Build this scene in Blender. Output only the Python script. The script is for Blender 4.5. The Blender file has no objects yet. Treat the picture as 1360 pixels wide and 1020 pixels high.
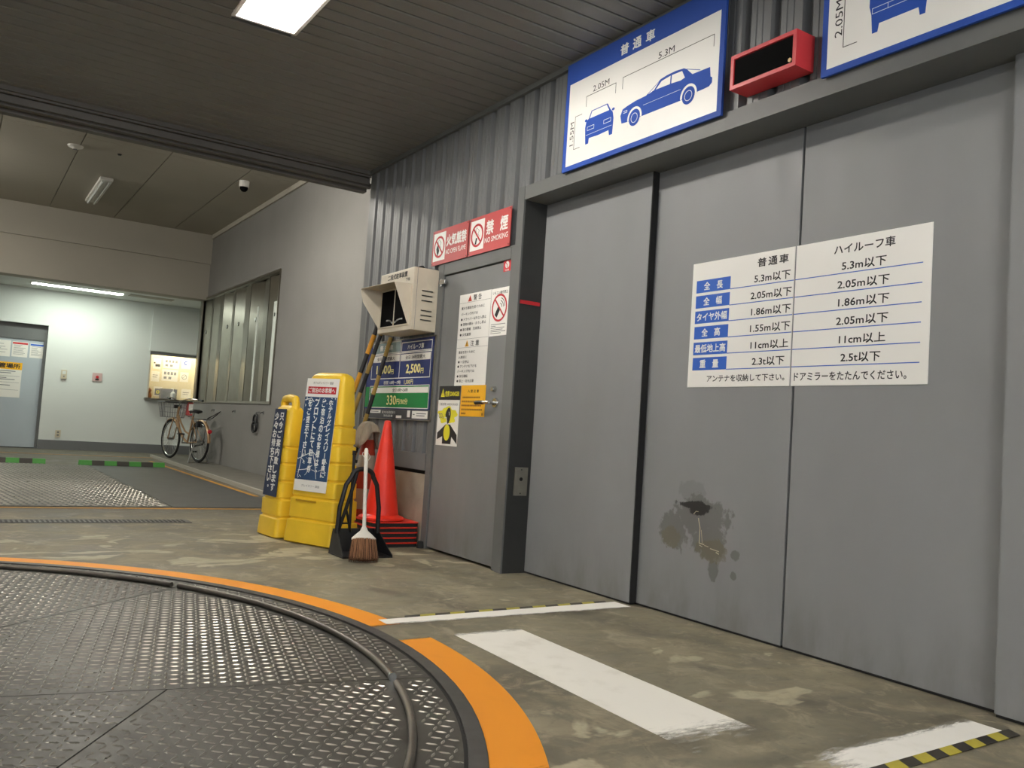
import bpy, bmesh, math, random
from mathutils import Vector, Matrix
from math import sin, cos, pi, radians, hypot, atan2

random.seed(7)
scene = bpy.context.scene
COL = scene.collection

# ------------------------------------------------------------------ camera
cam_data = bpy.data.cameras.new('camera')
cam = bpy.data.objects.new('camera', cam_data)
COL.objects.link(cam)
scene.camera = cam
RX = Vector((0.8362951, -0.54438601, 0.06522555))
DN = Vector((0.08594142, 0.01266271, -0.99621972))
FW = Vector((0.54150215, 0.83873925, 0.05737506))
m = Matrix.Identity(4)
for i in range(3):
    m[i][0] = RX[i]; m[i][1] = -DN[i]; m[i][2] = -FW[i]
m[2][3] = 0.88
cam.matrix_world = m
cam_data.sensor_width = 36.0
cam_data.lens = 1146.8 / 1360.0 * 36.0
cam_data.clip_start = 0.05
cam_data.clip_end = 80

# ------------------------------------------------------------------ world, exposure
world = bpy.data.worlds.new('night'); scene.world = world
world.use_nodes = True
world.node_tree.nodes['Background'].inputs[0].default_value = (0.9, 0.95, 1.0, 1)
world.node_tree.nodes['Background'].inputs[1].default_value = 0.9
vs = scene.view_settings
vs.view_transform = 'Standard'
vs.look = 'None'
vs.gamma = 1.0
vs.use_curve_mapping = False
vs.exposure = 0.9
LAMP = 72.0        # emission of the diffusers in the front bay
STRIP = 23.0       # soffit strip in the back bay
HALL = 150.0        # lit lamps of the back bay, one of them added unseen
OFFICE = 20.0       # lamp inside the reception window

# ------------------------------------------------------------------ colour and materials
def lin(h):
    h = h.lstrip('#')
    o = []
    for k in (0, 2, 4):
        c = int(h[k:k + 2], 16) / 255
        o.append(c / 12.92 if c <= .04045 else ((c + .055) / 1.055) ** 2.4)
    return (*o, 1.0)

MATS = {}
def mat(name, colour, rough=.5, metal=0.0, spec=.5, noise=0.0, scale=6.0, bump=0.0, bscale=40.0, emit=None, coat=0):
    if name in MATS: return MATS[name]
    M_ = bpy.data.materials.new(name); M_.use_nodes = True
    nt = M_.node_tree; b = nt.nodes['Principled BSDF']
    c = lin(colour)
    b.inputs['Base Color'].default_value = c
    b.inputs['Roughness'].default_value = rough
    b.inputs['Metallic'].default_value = metal
    b.inputs['Specular IOR Level'].default_value = spec
    if coat: b.inputs['Coat Weight'].default_value = coat
    geo = nt.nodes.new('ShaderNodeNewGeometry')
    n = nt.nodes.new('ShaderNodeTexNoise'); n.inputs['Scale'].default_value = scale; n.inputs['Detail'].default_value = 6
    nt.links.new(geo.outputs['Position'], n.inputs['Vector'])
    mr = nt.nodes.new('ShaderNodeMapRange')
    mr.inputs[1].default_value = .3; mr.inputs[2].default_value = .7
    mr.inputs[3].default_value = 1 - noise; mr.inputs[4].default_value = 1 + noise
    nt.links.new(n.outputs['Fac'], mr.inputs[0])
    mx = nt.nodes.new('ShaderNodeVectorMath'); mx.operation = 'SCALE'
    mx.inputs[0].default_value = c[:3]
    nt.links.new(mr.outputs[0], mx.inputs['Scale'])
    nt.links.new(mx.outputs[0], b.inputs['Base Color'])
    if bump:
        n2 = nt.nodes.new('ShaderNodeTexNoise'); n2.inputs['Scale'].default_value = bscale
        nt.links.new(geo.outputs['Position'], n2.inputs['Vector'])
        bp = nt.nodes.new('ShaderNodeBump'); bp.inputs['Strength'].default_value = bump; bp.inputs['Distance'].default_value = .01
        nt.links.new(n2.outputs['Fac'], bp.inputs['Height']); nt.links.new(bp.outputs[0], b.inputs['Normal'])
    if emit:
        b.inputs['Emission Color'].default_value = lin(emit[0]); b.inputs['Emission Strength'].default_value = emit[1]
    MATS[name] = M_
    return M_

class NT:
    """small helper to write node arithmetic"""
    def __init__(s, m): s.nt = m.node_tree; s.b = s.nt.nodes['Principled BSDF']; s.geo = s.nt.nodes.new('ShaderNodeNewGeometry')
    def pos(s):
        sx = s.nt.nodes.new('ShaderNodeSeparateXYZ'); s.nt.links.new(s.geo.outputs['Position'], sx.inputs[0]); return sx.outputs
    def set(s, sock, v):
        if isinstance(v, bpy.types.NodeSocket): s.nt.links.new(v, sock)
        else: sock.default_value = v
    def m(s, op, a, b=0.0, c=None, clamp=False):
        n = s.nt.nodes.new('ShaderNodeMath'); n.operation = op; n.use_clamp = clamp
        s.set(n.inputs[0], a); s.set(n.inputs[1], b)
        if c is not None: s.set(n.inputs[2], c)
        return n.outputs[0]
    def noise(s, scale, detail=5, rough=.55, stretch=None, off=0, dist=0):
        n = s.nt.nodes.new('ShaderNodeTexNoise'); n.inputs['Scale'].default_value = scale
        n.inputs['Detail'].default_value = detail; n.inputs['Roughness'].default_value = rough; n.inputs['Distortion'].default_value = dist
        mp = s.nt.nodes.new('ShaderNodeMapping')
        if stretch: mp.inputs['Scale'].default_value = stretch
        mp.inputs['Location'].default_value = (off, off * 1.7, off * .6)
        s.nt.links.new(s.geo.outputs['Position'], mp.inputs[0]); s.nt.links.new(mp.outputs[0], n.inputs['Vector'])
        return n.outputs['Fac']
    def ramp(s, v, a, b, lo=0.0, hi=1.0):
        n = s.nt.nodes.new('ShaderNodeMapRange'); n.interpolation_type = 'SMOOTHSTEP'
        s.set(n.inputs[0], v); s.set(n.inputs[1], a); s.set(n.inputs[2], b); s.set(n.inputs[3], lo); s.set(n.inputs[4], hi)
        return n.outputs[0]
    def mix(s, f, a, b):
        n = s.nt.nodes.new('ShaderNodeMix'); n.data_type = 'RGBA'
        s.set(n.inputs[0], f); s.set(n.inputs[6], a); s.set(n.inputs[7], b); return n.outputs[2]
    def bump(s, h, strength, dist=.01):
        n = s.nt.nodes.new('ShaderNodeBump'); n.inputs['Strength'].default_value = strength; n.inputs['Distance'].default_value = dist
        s.nt.links.new(h, n.inputs['Height']); s.nt.links.new(n.outputs[0], s.b.inputs['Normal'])

def newmat(name, rough=.5, metal=0, spec=.5):
    M_ = bpy.data.materials.new(name); M_.use_nodes = True; MATS[name] = M_
    t = NT(M_); t.b.inputs['Roughness'].default_value = rough; t.b.inputs['Metallic'].default_value = metal
    t.b.inputs['Specular IOR Level'].default_value = spec
    return M_, t

# concrete floor
M_CONC, t = newmat('concrete_floor', .62, 0, .35)
x, y, z = t.pos()
big = t.noise(.9, 5, .6, off=3)
mid = t.noise(3.2, 6, .6, off=9, dist=.6)
fine = t.noise(26, 5, .6, off=1)
pat = t.noise(2.3, 4, .5, (1, 1.5, 1), off=21, dist=.8)
c = t.mix(t.ramp(big, .3, .7), lin('#625d4f'), lin('#817c69'))
c = t.mix(t.ramp(mid, .42, .66), c, lin('#8c8570'))
c = t.mix(t.m('MULTIPLY', t.ramp(mid, .45, .3), .7), c, lin('#554e43'))
band = t.m('MULTIPLY', t.ramp(y, 4.6, 5.3), t.ramp(y, 7.0, 6.3))
thr = t.m('SUBTRACT', t.m('SUBTRACT', .71, t.m('MULTIPLY', band, .16)), t.m('MULTIPLY', t.ramp(y, 3.3, 2.9), .10))
pm = t.ramp(pat, thr, t.m('ADD', thr, .045))
c = t.mix(t.m('MULTIPLY', pm, .8), c, lin('#b5ad92'))
c = t.mix(t.ramp(t.noise(8.5, 7, .68, (1, 1.8, 1), off=14, dist=.5), .42, .68, 0, .34), c, lin('#5c5546'))
c = t.mix(t.ramp(t.noise(6.0, 7, .7, (1.2, 1, 1), off=31, dist=.7), .50, .68, 0, .55), c, lin('#a69c84'))
c = t.mix(t.ramp(fine, .60, .8, 0, .5), c, lin('#453f35'))
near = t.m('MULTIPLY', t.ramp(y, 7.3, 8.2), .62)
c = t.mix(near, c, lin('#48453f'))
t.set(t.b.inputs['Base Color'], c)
t.set(t.b.inputs['Roughness'], t.ramp(mid, .3, .7, .5, .75))
t.bump(fine, .25, .004)

# worn paint: base colour with transparent wear
def paint(name, colour, dirt, fade):
    """fade(t, x, y) -> 0..1 coverage before the noise erodes it"""
    M_, t = newmat(name, .55, 0, .35)
    x, y, z = t.pos()
    n1 = t.noise(34, 6, .65, off=4); n2 = t.noise(7, 5, .6, off=8)
    t.set(t.b.inputs['Base Color'], t.mix(t.ramp(n2, .5, .85, 0, .35), lin(colour), lin(dirt)))
    nf = t.noise(24, 7, .75, (.5, 2.2, 1), off=2)
    cov = t.m('ADD', fade(t, x, y), t.m('MULTIPLY', t.m('SUBTRACT', nf, .5), 1.6))
    a = t.ramp(cov, .25, .85)
    chip = t.ramp(n1, .735, .75, 1, 0)
    t.set(t.b.inputs['Alpha'], t.m('MULTIPLY', a, chip))
    return M_

# grey painted steel of the big door, with the rubbed patch on it
def steel(name, colour, patch=False):
    M_, t = newmat(name, .5, 0, .4)
    x, y, z = t.pos()
    n = t.noise(1.3, 4, .5, (1, 1, .5), off=5); n2 = t.noise(5, 5, .6, (1, 1, .35), off=2)
    base = lin(colour)
    c = t.mix(t.ramp(n, .3, .7), tuple(v * .93 for v in base[:3]) + (1,), tuple(v * 1.06 for v in base[:3]) + (1,))
    low = t.m('MULTIPLY', t.ramp(z, .35, .0), t.ramp(n2, .35, .7))
    c = t.mix(t.m('MULTIPLY', low, .5), c, lin('#66635c'))
    if patch:
        d = t.noise(7, 6, .7, (1, 1, .7), off=6); d2 = t.noise(30, 4, .6, off=2)
        def blob(cy, cz, ry, rz, amt=2.6, soft=.22):
            a = t.m('DIVIDE', t.m('SUBTRACT', y, cy), ry); b = t.m('DIVIDE', t.m('SUBTRACT', z, cz), rz)
            r = t.m('SQRT', t.m('ADD', t.m('MULTIPLY', a, a), t.m('MULTIPLY', b, b)))
            r = t.m('ADD', r, t.m('MULTIPLY', t.m('SUBTRACT', t.m('ADD', t.m('MULTIPLY', d, .7), t.m('MULTIPLY', d2, .3)), .5), amt))
            return t.ramp(r, 1, 1 - soft)
        g = t.m('MAXIMUM', blob(3.14, .53, .20, .10), blob(3.33, .44, .11, .12))
        g = t.m('MAXIMUM', g, blob(3.06, .41, .13, .10))
        g = t.m('MAXIMUM', g, blob(3.03, .27, .045, .06))
        g = t.m('MAXIMUM', g, blob(2.90, .37, .03, .03)); g = t.m('MAXIMUM', g, blob(2.90, .27, .02, .02))
        g = t.m('MAXIMUM', g, t.m('MULTIPLY', blob(3.20, .64, .10, .07), .35))
        b1 = t.m('MAXIMUM', blob(3.04, .37, .12, .065), blob(3.34, .40, .075, .07))
        k = t.m('MAXIMUM', blob(3.18, .578, .13, .020, 3.2), blob(3.145, .563, .070, .036, 3.4))
        c = t.mix(t.m('MULTIPLY', g, .75), c, lin('#5d5d5a'))
        c = t.mix(t.m('MULTIPLY', b1, .6), c, lin('#66604c'))
        c = t.mix(t.m('MULTIPLY', k, .92), c, lin('#1b1c1c'))
    t.set(t.b.inputs['Base Color'], c)
    t.set(t.b.inputs['Roughness'], t.ramp(n2, .3, .7, .44, .56))
    t.bump(t.noise(60, 3, .5), .03, .003)
    return M_

M_DOOR = steel('door_grey', '#86888a')
M_DOORP = steel('door_grey_patch', '#86888a', True)
M_SDOOR = steel('service_door_grey', '#7a7c7d')
M_JAMB = mat('jamb_shaded_grey', '#313231', .5, 0, .4, .08, 5)  # frame grey darkened: shade of the recess is put into the colour
M_FRAME = mat('frame_grey', '#646665', .5, 0, .4, .06, 3)
M_CORR = mat('corrugated_grey', '#6e7071', .45, .1, .5, .05, 4)
M_CEIL = mat('ceiling_strip_grey', '#83827e', .5, .1, .4, .04, 3)
M_DARK = mat('dark_gap', '#0c0c0c', .7)
M_BEAM = mat('beam_dark', '#66635e', .55, 0, .4, .06, 4)
M_PLASTER = mat('plaster_grey', '#83817d', .75, 0, .3, .05, 1.5, .15, 30)
M_CREAM = mat('cream_ceiling', '#aba699', .8, 0, .2, .03, 1.2)
M_WHITE = mat('white_wall', '#d6d9d4', .6, 0, .3, .03, 1.0)
M_CONCW = mat('concrete_plinth', '#a09a8a', .8, 0, .2, .12, 7, .3, 40)
M_BASEB = mat('baseboard_grey', '#6a6b6b', .5)
M_BLACK = mat('black_plastic', '#17171a', .45, 0, .5, .1, 20)
M_RUBBER = mat('black_rubber', '#1b1b1b', .8)
M_BLACKP = mat('black_print', '#121214', .6)
M_GREYP = mat('grey_print', '#77777a', .6)
M_WPRINT = mat('white_print', '#f4f4f0', .5)
M_WBOARD = mat('white_board', '#f7f6f1', .35, 0, .5, .02, 3)
M_BLUE = mat('sign_blue', '#2c50a8', .6, 0, .25, .05, 5)
M_BLUEC = mat('car_blue', '#2c52ae', .65, 0, .2, .05, 5)
M_LBLUE = mat('label_blue', '#2f62c4', .4)
M_REDB = mat('display_red', '#d53f45', .4, 0, .5, .04, 9)
M_REDS = mat('sign_red', '#bd4c4b', .45, 0, .5, .05, 7)
M_REDP = mat('print_red', '#c3222c', .5)
M_CHROME = mat('chrome', '#c9c9c6', .22, 1.0)
M_STAIN = mat('stainless', '#8b867b', .3, 1.0, .5, .1, 5, .05, 8)
M_STAIN2 = mat('stainless_plate', '#a09d92', .4, 1.0, .5, .1, 12)
M_BEIGE = mat('box_beige', '#cdc4b1', .45, 0, .5, .04, 10)
M_GLASSB = mat('display_glass', '#050506', .8, 0, .08)
M_NAVY = mat('price_navy', '#25326e', .25, 0, .6)
M_NAVY2 = mat('price_navy_cell', '#28387c', .25, 0, .6)
M_GREEN = mat('price_green', '#15843f', .25, 0, .6)
M_PGREY = mat('price_header_grey', '#90a4a6', .25, 0, .6)
M_YTEXT = mat('price_yellow', '#f2e9a0', .5)
M_YELLOW = mat('stand_yellow', '#f6cd34', .38, 0, .5, .05, 8)
M_YSIGN = mat('sign_yellow', '#f2b514', .45)
M_LEMON = mat('lemon_yellow', '#e8e02a', .5)
M_STANDN = mat('stand_navy', '#20304f', .5, 0, .4, .1, 9)
M_STANDB = mat('stand_blue', '#2c4a70', .5, 0, .4, .1, 9)
M_CONE = mat('cone_red', '#ea3320', .38, 0, .5, .05, 8)
M_CONED = mat('cone_red_old', '#a83a26', .6, 0, .4, .12, 8)
M_CONEW = mat('cone_white', '#a9a294', .6, 0, .4, .1, 8)
M_CLOTH = mat('cloth_beige', '#9f9586', .95, 0, .1, .08, 14, .4, 60)
M_BARY = mat('bar_yellow', '#d99a22', .5, 0, .4, .1, 12)
M_BARO = mat('bar_old_yellow', '#9d8242', .6, 0, .4, .12, 12)
M_BROOMW = mat('broom_white', '#e2ded4', .45)
M_BRISTLE = mat('bristle_brown', '#4b3322', .85, 0, .2, .5, 160)
M_TYRE = mat('tyre', '#151515', .75)
M_GOLD = mat('frame_champagne', '#b59573', .35, .5)
M_WIRE = mat('wire_silver', '#a5a5a2', .35, .9)
M_LAMPW = mat('lamp_white', '#e8e6df', .4)
M_OFFW = mat('office_cream', '#d9cdaa', .8)
M_PAPER = mat('paper', '#e6e3da', .8)
M_LGREY = mat('door_pale_blue', '#adb6bb', .45, 0, .4, .04, 2)
M_TGREEN = mat('stop_green', '#3c8a30', .55)
M_AGED = mat('tape_yellow', '#b3a73e', .55, 0, .4, .1, 20)
M_TBLK = mat('tape_black', '#34312c', .6, 0, .4, .1, 20)
M_SWITCH = mat('switch_beige', '#c8bda4', .5)
M_KERB = mat('kerb_concrete', '#716e66', .7, 0, .3, .1, 6)
M_ASPH = mat('platform_dark', '#4a4a48', .55, .2, .4, .12, 5)
M_ORANGEL = mat('line_orange_old', '#b5812f', .6, 0, .3, .2, 9)
M_LIT = mat('lamp_diffuser', '#ffffff', .5, emit=('#fff9f0', LAMP))
M_STRIP = mat('strip_tube', '#ffffff', .5, emit=('#f4fff2', STRIP))
M_HALL = mat('hall_tube', '#ffffff', .5, emit=('#fffaf0', HALL))
M_OFFL = mat('office_tube', '#ffffff', .5, emit=('#fff4d8', OFFICE))

# chequer plate steel
def plate_mat(name, a, b, rough0, rough1, metal):
    M_, t = newmat(name, .4, metal, .5)
    n = t.noise(1.6, 5, .6, off=3); n2 = t.noise(12, 5, .6, off=7)
    t.set(t.b.inputs['Base Color'], t.mix(t.m('ADD', t.m('MULTIPLY', t.ramp(n, .3, .7), .6), t.m('MULTIPLY', t.ramp(n2, .3, .7), .4)), lin(a), lin(b)))
    t.set(t.b.inputs['Roughness'], t.ramp(n2, .25, .75, rough0, rough1))
    return M_
M_PLATE = plate_mat('plate_steel', '#3f3e3a', '#53514b', .42, .6, .55)
M_TREAD = plate_mat('tread_steel', '#85827a', '#a5a198', .26, .42, .75)
M_RING = plate_mat('ring_steel', '#454543', '#54524f', .45, .6, .4)
M_PIPE = plate_mat('rail_steel', '#57534e', '#7c766e', .3, .45, .7)

M_WSTRIPE = paint('paint_white', '#fdfaf0', '#bdb5a0', lambda t, x, y: t.m('ADD', t.m('MULTIPLY', t.ramp(y, 1.84, 2.10), t.ramp(y, 3.31, 3.20)), .18))
M_WFAR = paint('paint_white_far', '#fdfaf2', '#c9c2b0', lambda t, x, y: t.m('ADD', t.ramp(y, 3.50, 3.56), .12))
M_WNEAR = paint('paint_white_near', '#fdfaf2', '#c9c2b0', lambda t, x, y: t.m('ADD', t.m('MULTIPLY', t.ramp(y, 1.68, 1.60), t.ramp(x, 2.12, 2.36)), .14))
M_ORANGE = paint('paint_orange', '#f09a28', '#d98a28', lambda t, x, y: t.m('ADD', t.m('MAXIMUM', t.ramp(y, 3.49, 3.56), t.m('MULTIPLY', t.ramp(y, 3.28, 3.22), t.ramp(y, 1.80, 1.96))), .14))

# ------------------------------------------------------------------ mesh helpers
class Fr:
    """a flat frame: a along u, b along v, c out along u x v"""
    def __init__(s, o, u, v):
        s.o = Vector(o); s.u = Vector(u).normalized(); s.v = Vector(v).normalized(); s.n = s.u.cross(s.v).normalized()
    def p(s, a, b, c=0.0): return s.o + s.u * a + s.v * b + s.n * c
WORLD = Fr((0, 0, 0), (1, 0, 0), (0, 1, 0))
def wallfr(X, Y, Z): return Fr((X, Y, Z), (0, -1, 0), (0, 0, 1))      # faces -X
def backfr(X, Y, Z): return Fr((X, Y, Z), (1, 0, 0), (0, 0, 1))       # faces -Y

class MB:
    def __init__(s): s.v = []; s.f = []
    def add(s, vs, fs):
        k = len(s.v); s.v += [Vector(p) for p in vs]; s.f += [tuple(i + k for i in f) for f in fs]; return s
    def box(s, a0, a1, b0, b1, c0, c1, fr=WORLD):
        P = [fr.p(a, b, c) for c in (c0, c1) for b in (b0, b1) for a in (a0, a1)]
        return s.add(P, [(0, 2, 3, 1), (4, 5, 7, 6), (0, 1, 5, 4), (2, 6, 7, 3), (0, 4, 6, 2), (1, 3, 7, 5)])
    def rbox(s, a0, a1, b0, b1, c0, c1, r, fr=WORLD, n=3):
        pts = []
        for (cx, cy, s0) in ((a1 - r, b1 - r, 0), (a0 + r, b1 - r, 90), (a0 + r, b0 + r, 180), (a1 - r, b0 + r, 270)):
            for k in range(n + 1):
                t_ = radians(s0 + 90 * k / n); pts.append((cx + r * cos(t_), cy + r * sin(t_)))
        return s.prism(pts, c0, c1, fr)
    def prism(s, pts, c0, c1, fr=WORLD):
        ar = sum(pts[i][0] * pts[(i + 1) % len(pts)][1] - pts[(i + 1) % len(pts)][0] * pts[i][1] for i in range(len(pts)))
        if ar < 0: pts = pts[::-1]
        n = len(pts)
        from mathutils.geometry import tessellate_polygon
        tris = tessellate_polygon([[Vector((p[0], p[1], 0)) for p in pts]])
        P = [fr.p(a, b, c0) for a, b in pts] + [fr.p(a, b, c1) for a, b in pts]
        F = []
        for t_ in tris:
            a, b, c = t_
            q = (pts[b][0] - pts[a][0]) * (pts[c][1] - pts[a][1]) - (pts[c][0] - pts[a][0]) * (pts[b][1] - pts[a][1])
            if q < 0: a, b, c = c, b, a
            F.append((a + n, b + n, c + n)); F.append((c, b, a))
        for i in range(n):
            j = (i + 1) % n; F.append((i, j, j + n, i + n))
        return s.add(P, F)
    def ring(s, cx, cy, r0, r1, c0, c1, fr=WORLD, n=40, a0=0, a1=360):
        full = abs(a1 - a0) >= 359.9; N = n if full else n + 1
        P = []
        for k in range(N):
            t_ = radians(a0 + (a1 - a0) * k / n); co, si = cos(t_), sin(t_)
            for r, c in ((r0, c0), (r1, c0), (r1, c1), (r0, c1)): P.append(fr.p(cx + r * co, cy + r * si, c))
        F = []
        for k in range(n):
            a = 4 * k; b = 4 * ((k + 1) % N)
            for i in range(4): j = (i + 1) % 4; F.append((a + i, a + j, b + j, b + i))
        if not full: F += [(3, 2, 1, 0), (4 * n, 4 * n + 1, 4 * n + 2, 4 * n + 3)]
        return s.add(P, F)
    def disc(s, cx, cy, r, c0, c1, fr=WORLD, n=32, ry=None):
        ry = ry or r
        return s.prism([(cx + r * cos(2 * pi * k / n), cy + ry * sin(2 * pi * k / n)) for k in range(n)], c0, c1, fr)
    def tube(s, pts, r, n=8, closed=False, caps=True):
        pts = [Vector(p) for p in pts]; N = len(pts)
        rr = r if isinstance(r, (list, tuple)) else [r] * N
        up = None; rings = []
        for i, p in enumerate(pts):
            if closed: d = pts[(i + 1) % N] - pts[i - 1]
            else: d = pts[min(i + 1, N - 1)] - pts[max(i - 1, 0)]
            d.normalize()
            if up is None:
                up = Vector((0, 0, 1)) if abs(d.z) < .9 else Vector((1, 0, 0))
            a = up - d * up.dot(d)
            if a.length < 1e-6: a = d.orthogonal()
            a.normalize(); up = a; b = d.cross(a)
            rings.append([p + (a * cos(2 * pi * k / n) + b * sin(2 * pi * k / n)) * rr[i] for k in range(n)])
        F = []
        for i in range(N if closed else N - 1):
            j = (i + 1) % N
            for k in range(n): l = (k + 1) % n; F.append((i * n + k, i * n + l, j * n + l, j * n + k))
        if caps and not closed: F += [tuple(range(n))[::-1], tuple((N - 1) * n + k for k in range(n))]
        return s.add([v for r_ in rings for v in r_], F)
    def lathe(s, prof, cx, cy, n=28, fr=WORLD):
        P = []
        for r, z_ in prof:
            for k in range(n): P.append(fr.p(cx + r * cos(2 * pi * k / n), cy + r * sin(2 * pi * k / n), z_))
        F = []
        for i in range(len(prof) - 1):
            for k in range(n): l = (k + 1) % n; F.append((i * n + k, i * n + l, (i + 1) * n + l, (i + 1) * n + k))
        return s.add(P, F)
    def line(s, pts, w, c0, c1, fr):
        """thin flat strokes along a polyline in the frame"""
        for (a, b) in zip(pts[:-1], pts[1:]):
            dx, dy = b[0] - a[0], b[1] - a[1]; l = hypot(dx, dy) or 1e-6; nx, ny = -dy / l * w / 2, dx / l * w / 2
            ex, ey = dx / l * w / 2, dy / l * w / 2
            s.prism([(a[0] + nx - ex, a[1] + ny - ey), (b[0] + nx + ex, b[1] + ny + ey), (b[0] - nx + ex, b[1] - ny + ey), (a[0] - nx - ex, a[1] - ny - ey)], c0, c1, fr)
        return s
    def build(s, name, material, parent=None, smooth=False, bevel=0, kind=None):
        me = bpy.data.meshes.new(name)
        off = world_of(parent) if parent else Vector((0, 0, 0))
        if parent is None and s.v:
            mn = Vector((min(v.x for v in s.v), min(v.y for v in s.v), min(v.z for v in s.v)))
            mxv = Vector((max(v.x for v in s.v), max(v.y for v in s.v), 0))
            off = Vector(((mn.x + mxv.x) / 2, (mn.y + mxv.y) / 2, mn.z))
        me.from_pydata([tuple(v - off) for v in s.v], [], s.f)
        me.materials.append(material)
        if bevel or smooth:
            bm = bmesh.new(); bm.from_mesh(me)
            if bevel:
                bmesh.ops.remove_doubles(bm, verts=bm.verts, dist=1e-5)
                ed = [e for e in bm.edges if len(e.link_faces) == 2 and e.calc_face_angle(0) > .5]
                bmesh.ops.bevel(bm, geom=ed, offset=bevel, segments=2, affect='EDGES', profile=.6, clamp_overlap=True)
            bm.normal_update()
            if smooth:
                for f in bm.faces: f.smooth = True
                for e in bm.edges:
                    e.smooth = not (len(e.link_faces) == 2 and e.calc_face_angle(0) > radians(38))
            bm.to_mesh(me); bm.free()
        o = bpy.data.objects.new(name, me); COL.objects.link(o)
        if parent is None: o.location = off
        else: o.parent = parent
        if kind: o['kind'] = kind
        return o

def world_of(o):
    v = Vector((0, 0, 0))
    while o is not None: v += o.location; o = o.parent
    return v

def thing(name, label, cat, loc, group=None):
    o = bpy.data.objects.new(name, None); COL.objects.link(o); o.location = loc
    o.empty_display_size = .1
    o['label'] = label; o['category'] = cat
    if group: o['group'] = group
    return o
def tag(o, label, cat, group=None):
    o['label'] = label; o['category'] = cat
    if group: o['group'] = group
    return o
def struct(o, label=None):
    o['kind'] = 'structure'
    if label: o['label'] = label
    return o
def sroot(name, label, cat, loc=(0, 0, 0)):
    o = thing(name, label, cat, loc); o['kind'] = 'structure'; return o

# lettering ---------------------------------------------------------------
_TX = {}
def glyphs(s, bold):
    key = (s, bold)
    if key in _TX: return _TX[key]
    cu = bpy.data.curves.new('lettering', 'FONT'); cu.body = s; cu.size = 1; cu.resolution_u = 2; cu.offset = bold; cu.fill_mode = 'FRONT'
    cu.space_line = 1.0
    ob = bpy.data.objects.new('lettering_source', cu); COL.objects.link(ob)
    dg = bpy.context.evaluated_depsgraph_get(); dg.update()
    me = bpy.data.meshes.new_from_object(ob.evaluated_get(dg))
    vs_ = [v.co.copy() for v in me.vertices]; fs_ = [tuple(p.vertices) for p in me.polygons]
    bpy.data.objects.remove(ob); bpy.data.meshes.remove(me); bpy.data.curves.remove(cu)
    _TX[key] = (vs_, fs_)
    return _TX[key]

def text(mb, s, rect, fr, c=.002, bold=0.0, rot=0, keep=False):
    """fit the text into rect (a0, b0, a1, b1) of the frame; rot=90 for text read from bottom to top"""
    vs_, fs_ = glyphs(s, 0.0)
    if not vs_: return
    if rot: vs_ = [Vector((-v.y, v.x, 0)) for v in vs_]
    x0 = min(v.x for v in vs_); x1 = max(v.x for v in vs_); y0 = min(v.y for v in vs_); y1 = max(v.y for v in vs_)
    a0, b0, a1, b1 = rect
    sx = (a1 - a0) / max(x1 - x0, 1e-6); sy = (b1 - b0) / max(y1 - y0, 1e-6)
    if keep:
        sx = sy = min(sx, sy)
    d = bold * 1.3
    for i, (dx, dy) in enumerate(((0, 0),) if d < .002 else ((-d, -d), (d, -d), (-d, d), (d, d))):
        P = [fr.p(a0 + (v.x + dx - x0) * sx, b0 + (v.y + dy - y0) * sy, c + i * .00004) for v in vs_]
        mb.add(P, fs_)
def lettering(items, fr, material, parent, c=.002, name='lettering', bold=0.0):
    mb = MB()
    for it in items:
        s, rect = it[0], it[1]
        text(mb, s, rect, fr, c, it[2] if len(it) > 2 else bold, it[3] if len(it) > 3 else 0)
    return mb.build(name, material, parent, kind='stuff')

# ================================================================== SETTING
XW = 3.0      # face of the corrugated wall
XD = 3.20     # inner leaves of the big door
XF = 3.92     # right wall of the back bay

# floor
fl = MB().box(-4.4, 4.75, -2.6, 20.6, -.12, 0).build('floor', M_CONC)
struct(fl, 'stained grey-brown concrete floor of the parking bay')
TC = (-.928, 3.238)
def arc(r0, r1, a0, a1, z0, z1, n=64): return MB().ring(TC[0], TC[1], r0, r1, z0, z1, n=n, a0=a0, a1=a1)
def fp(mb, name, m_, **k):
    return mb.build(name, m_, fl, **k)
fp(arc(2.545, 2.705, 5.6, 178, .0005, .002, 120), 'painted_arc', M_ORANGE)
fp(arc(2.545, 2.705, -34, 1.5, .0005, .002, 40), 'painted_arc', M_ORANGE)
fp(MB().prism([(1.90, 3.30), (2.245, 3.30), (2.215, 1.80), (1.87, 1.80)], .0005, .002), 'painted_stripe', M_WSTRIPE)
fp(MB().prism([(1.70, 3.615), (3.12, 3.66), (3.12, 3.47), (1.70, 3.47)], .0026, .004), 'painted_band', M_WFAR)
fp(MB().prism([(2.05, 1.505), (3.02, 1.535), (3.02, 1.72), (2.05, 1.72)], .0005, .002), 'painted_band', M_WNEAR)
fp(MB().box(-3.5, 3.0, 8.24, 8.30, .0005, .003), 'painted_line', M_ORANGEL)
fp(MB().prism([(2.895, 9.6), (2.95, 9.6), (2.985, 15.9), (2.93, 15.9)], .0005, .003), 'painted_line', M_ORANGEL)
fp(MB().box(-3.0, 4.3, 17.0, 17.06, .0005, .003), 'painted_line', M_ORANGEL)
# slotted drain at the edge of the bay
dr = MB().box(-3.4, 1.7, 7.22, 7.42, .001, .004).build('drain_cover', M_RING, fl)
g = MB()
for k in range(150):
    xx = -3.35 + k * .0335
    g.box(xx, xx + .016, 7.25, 7.39, .004, .0055)
o = g.build('slots', M_DARK, dr, kind='stuff')
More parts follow.
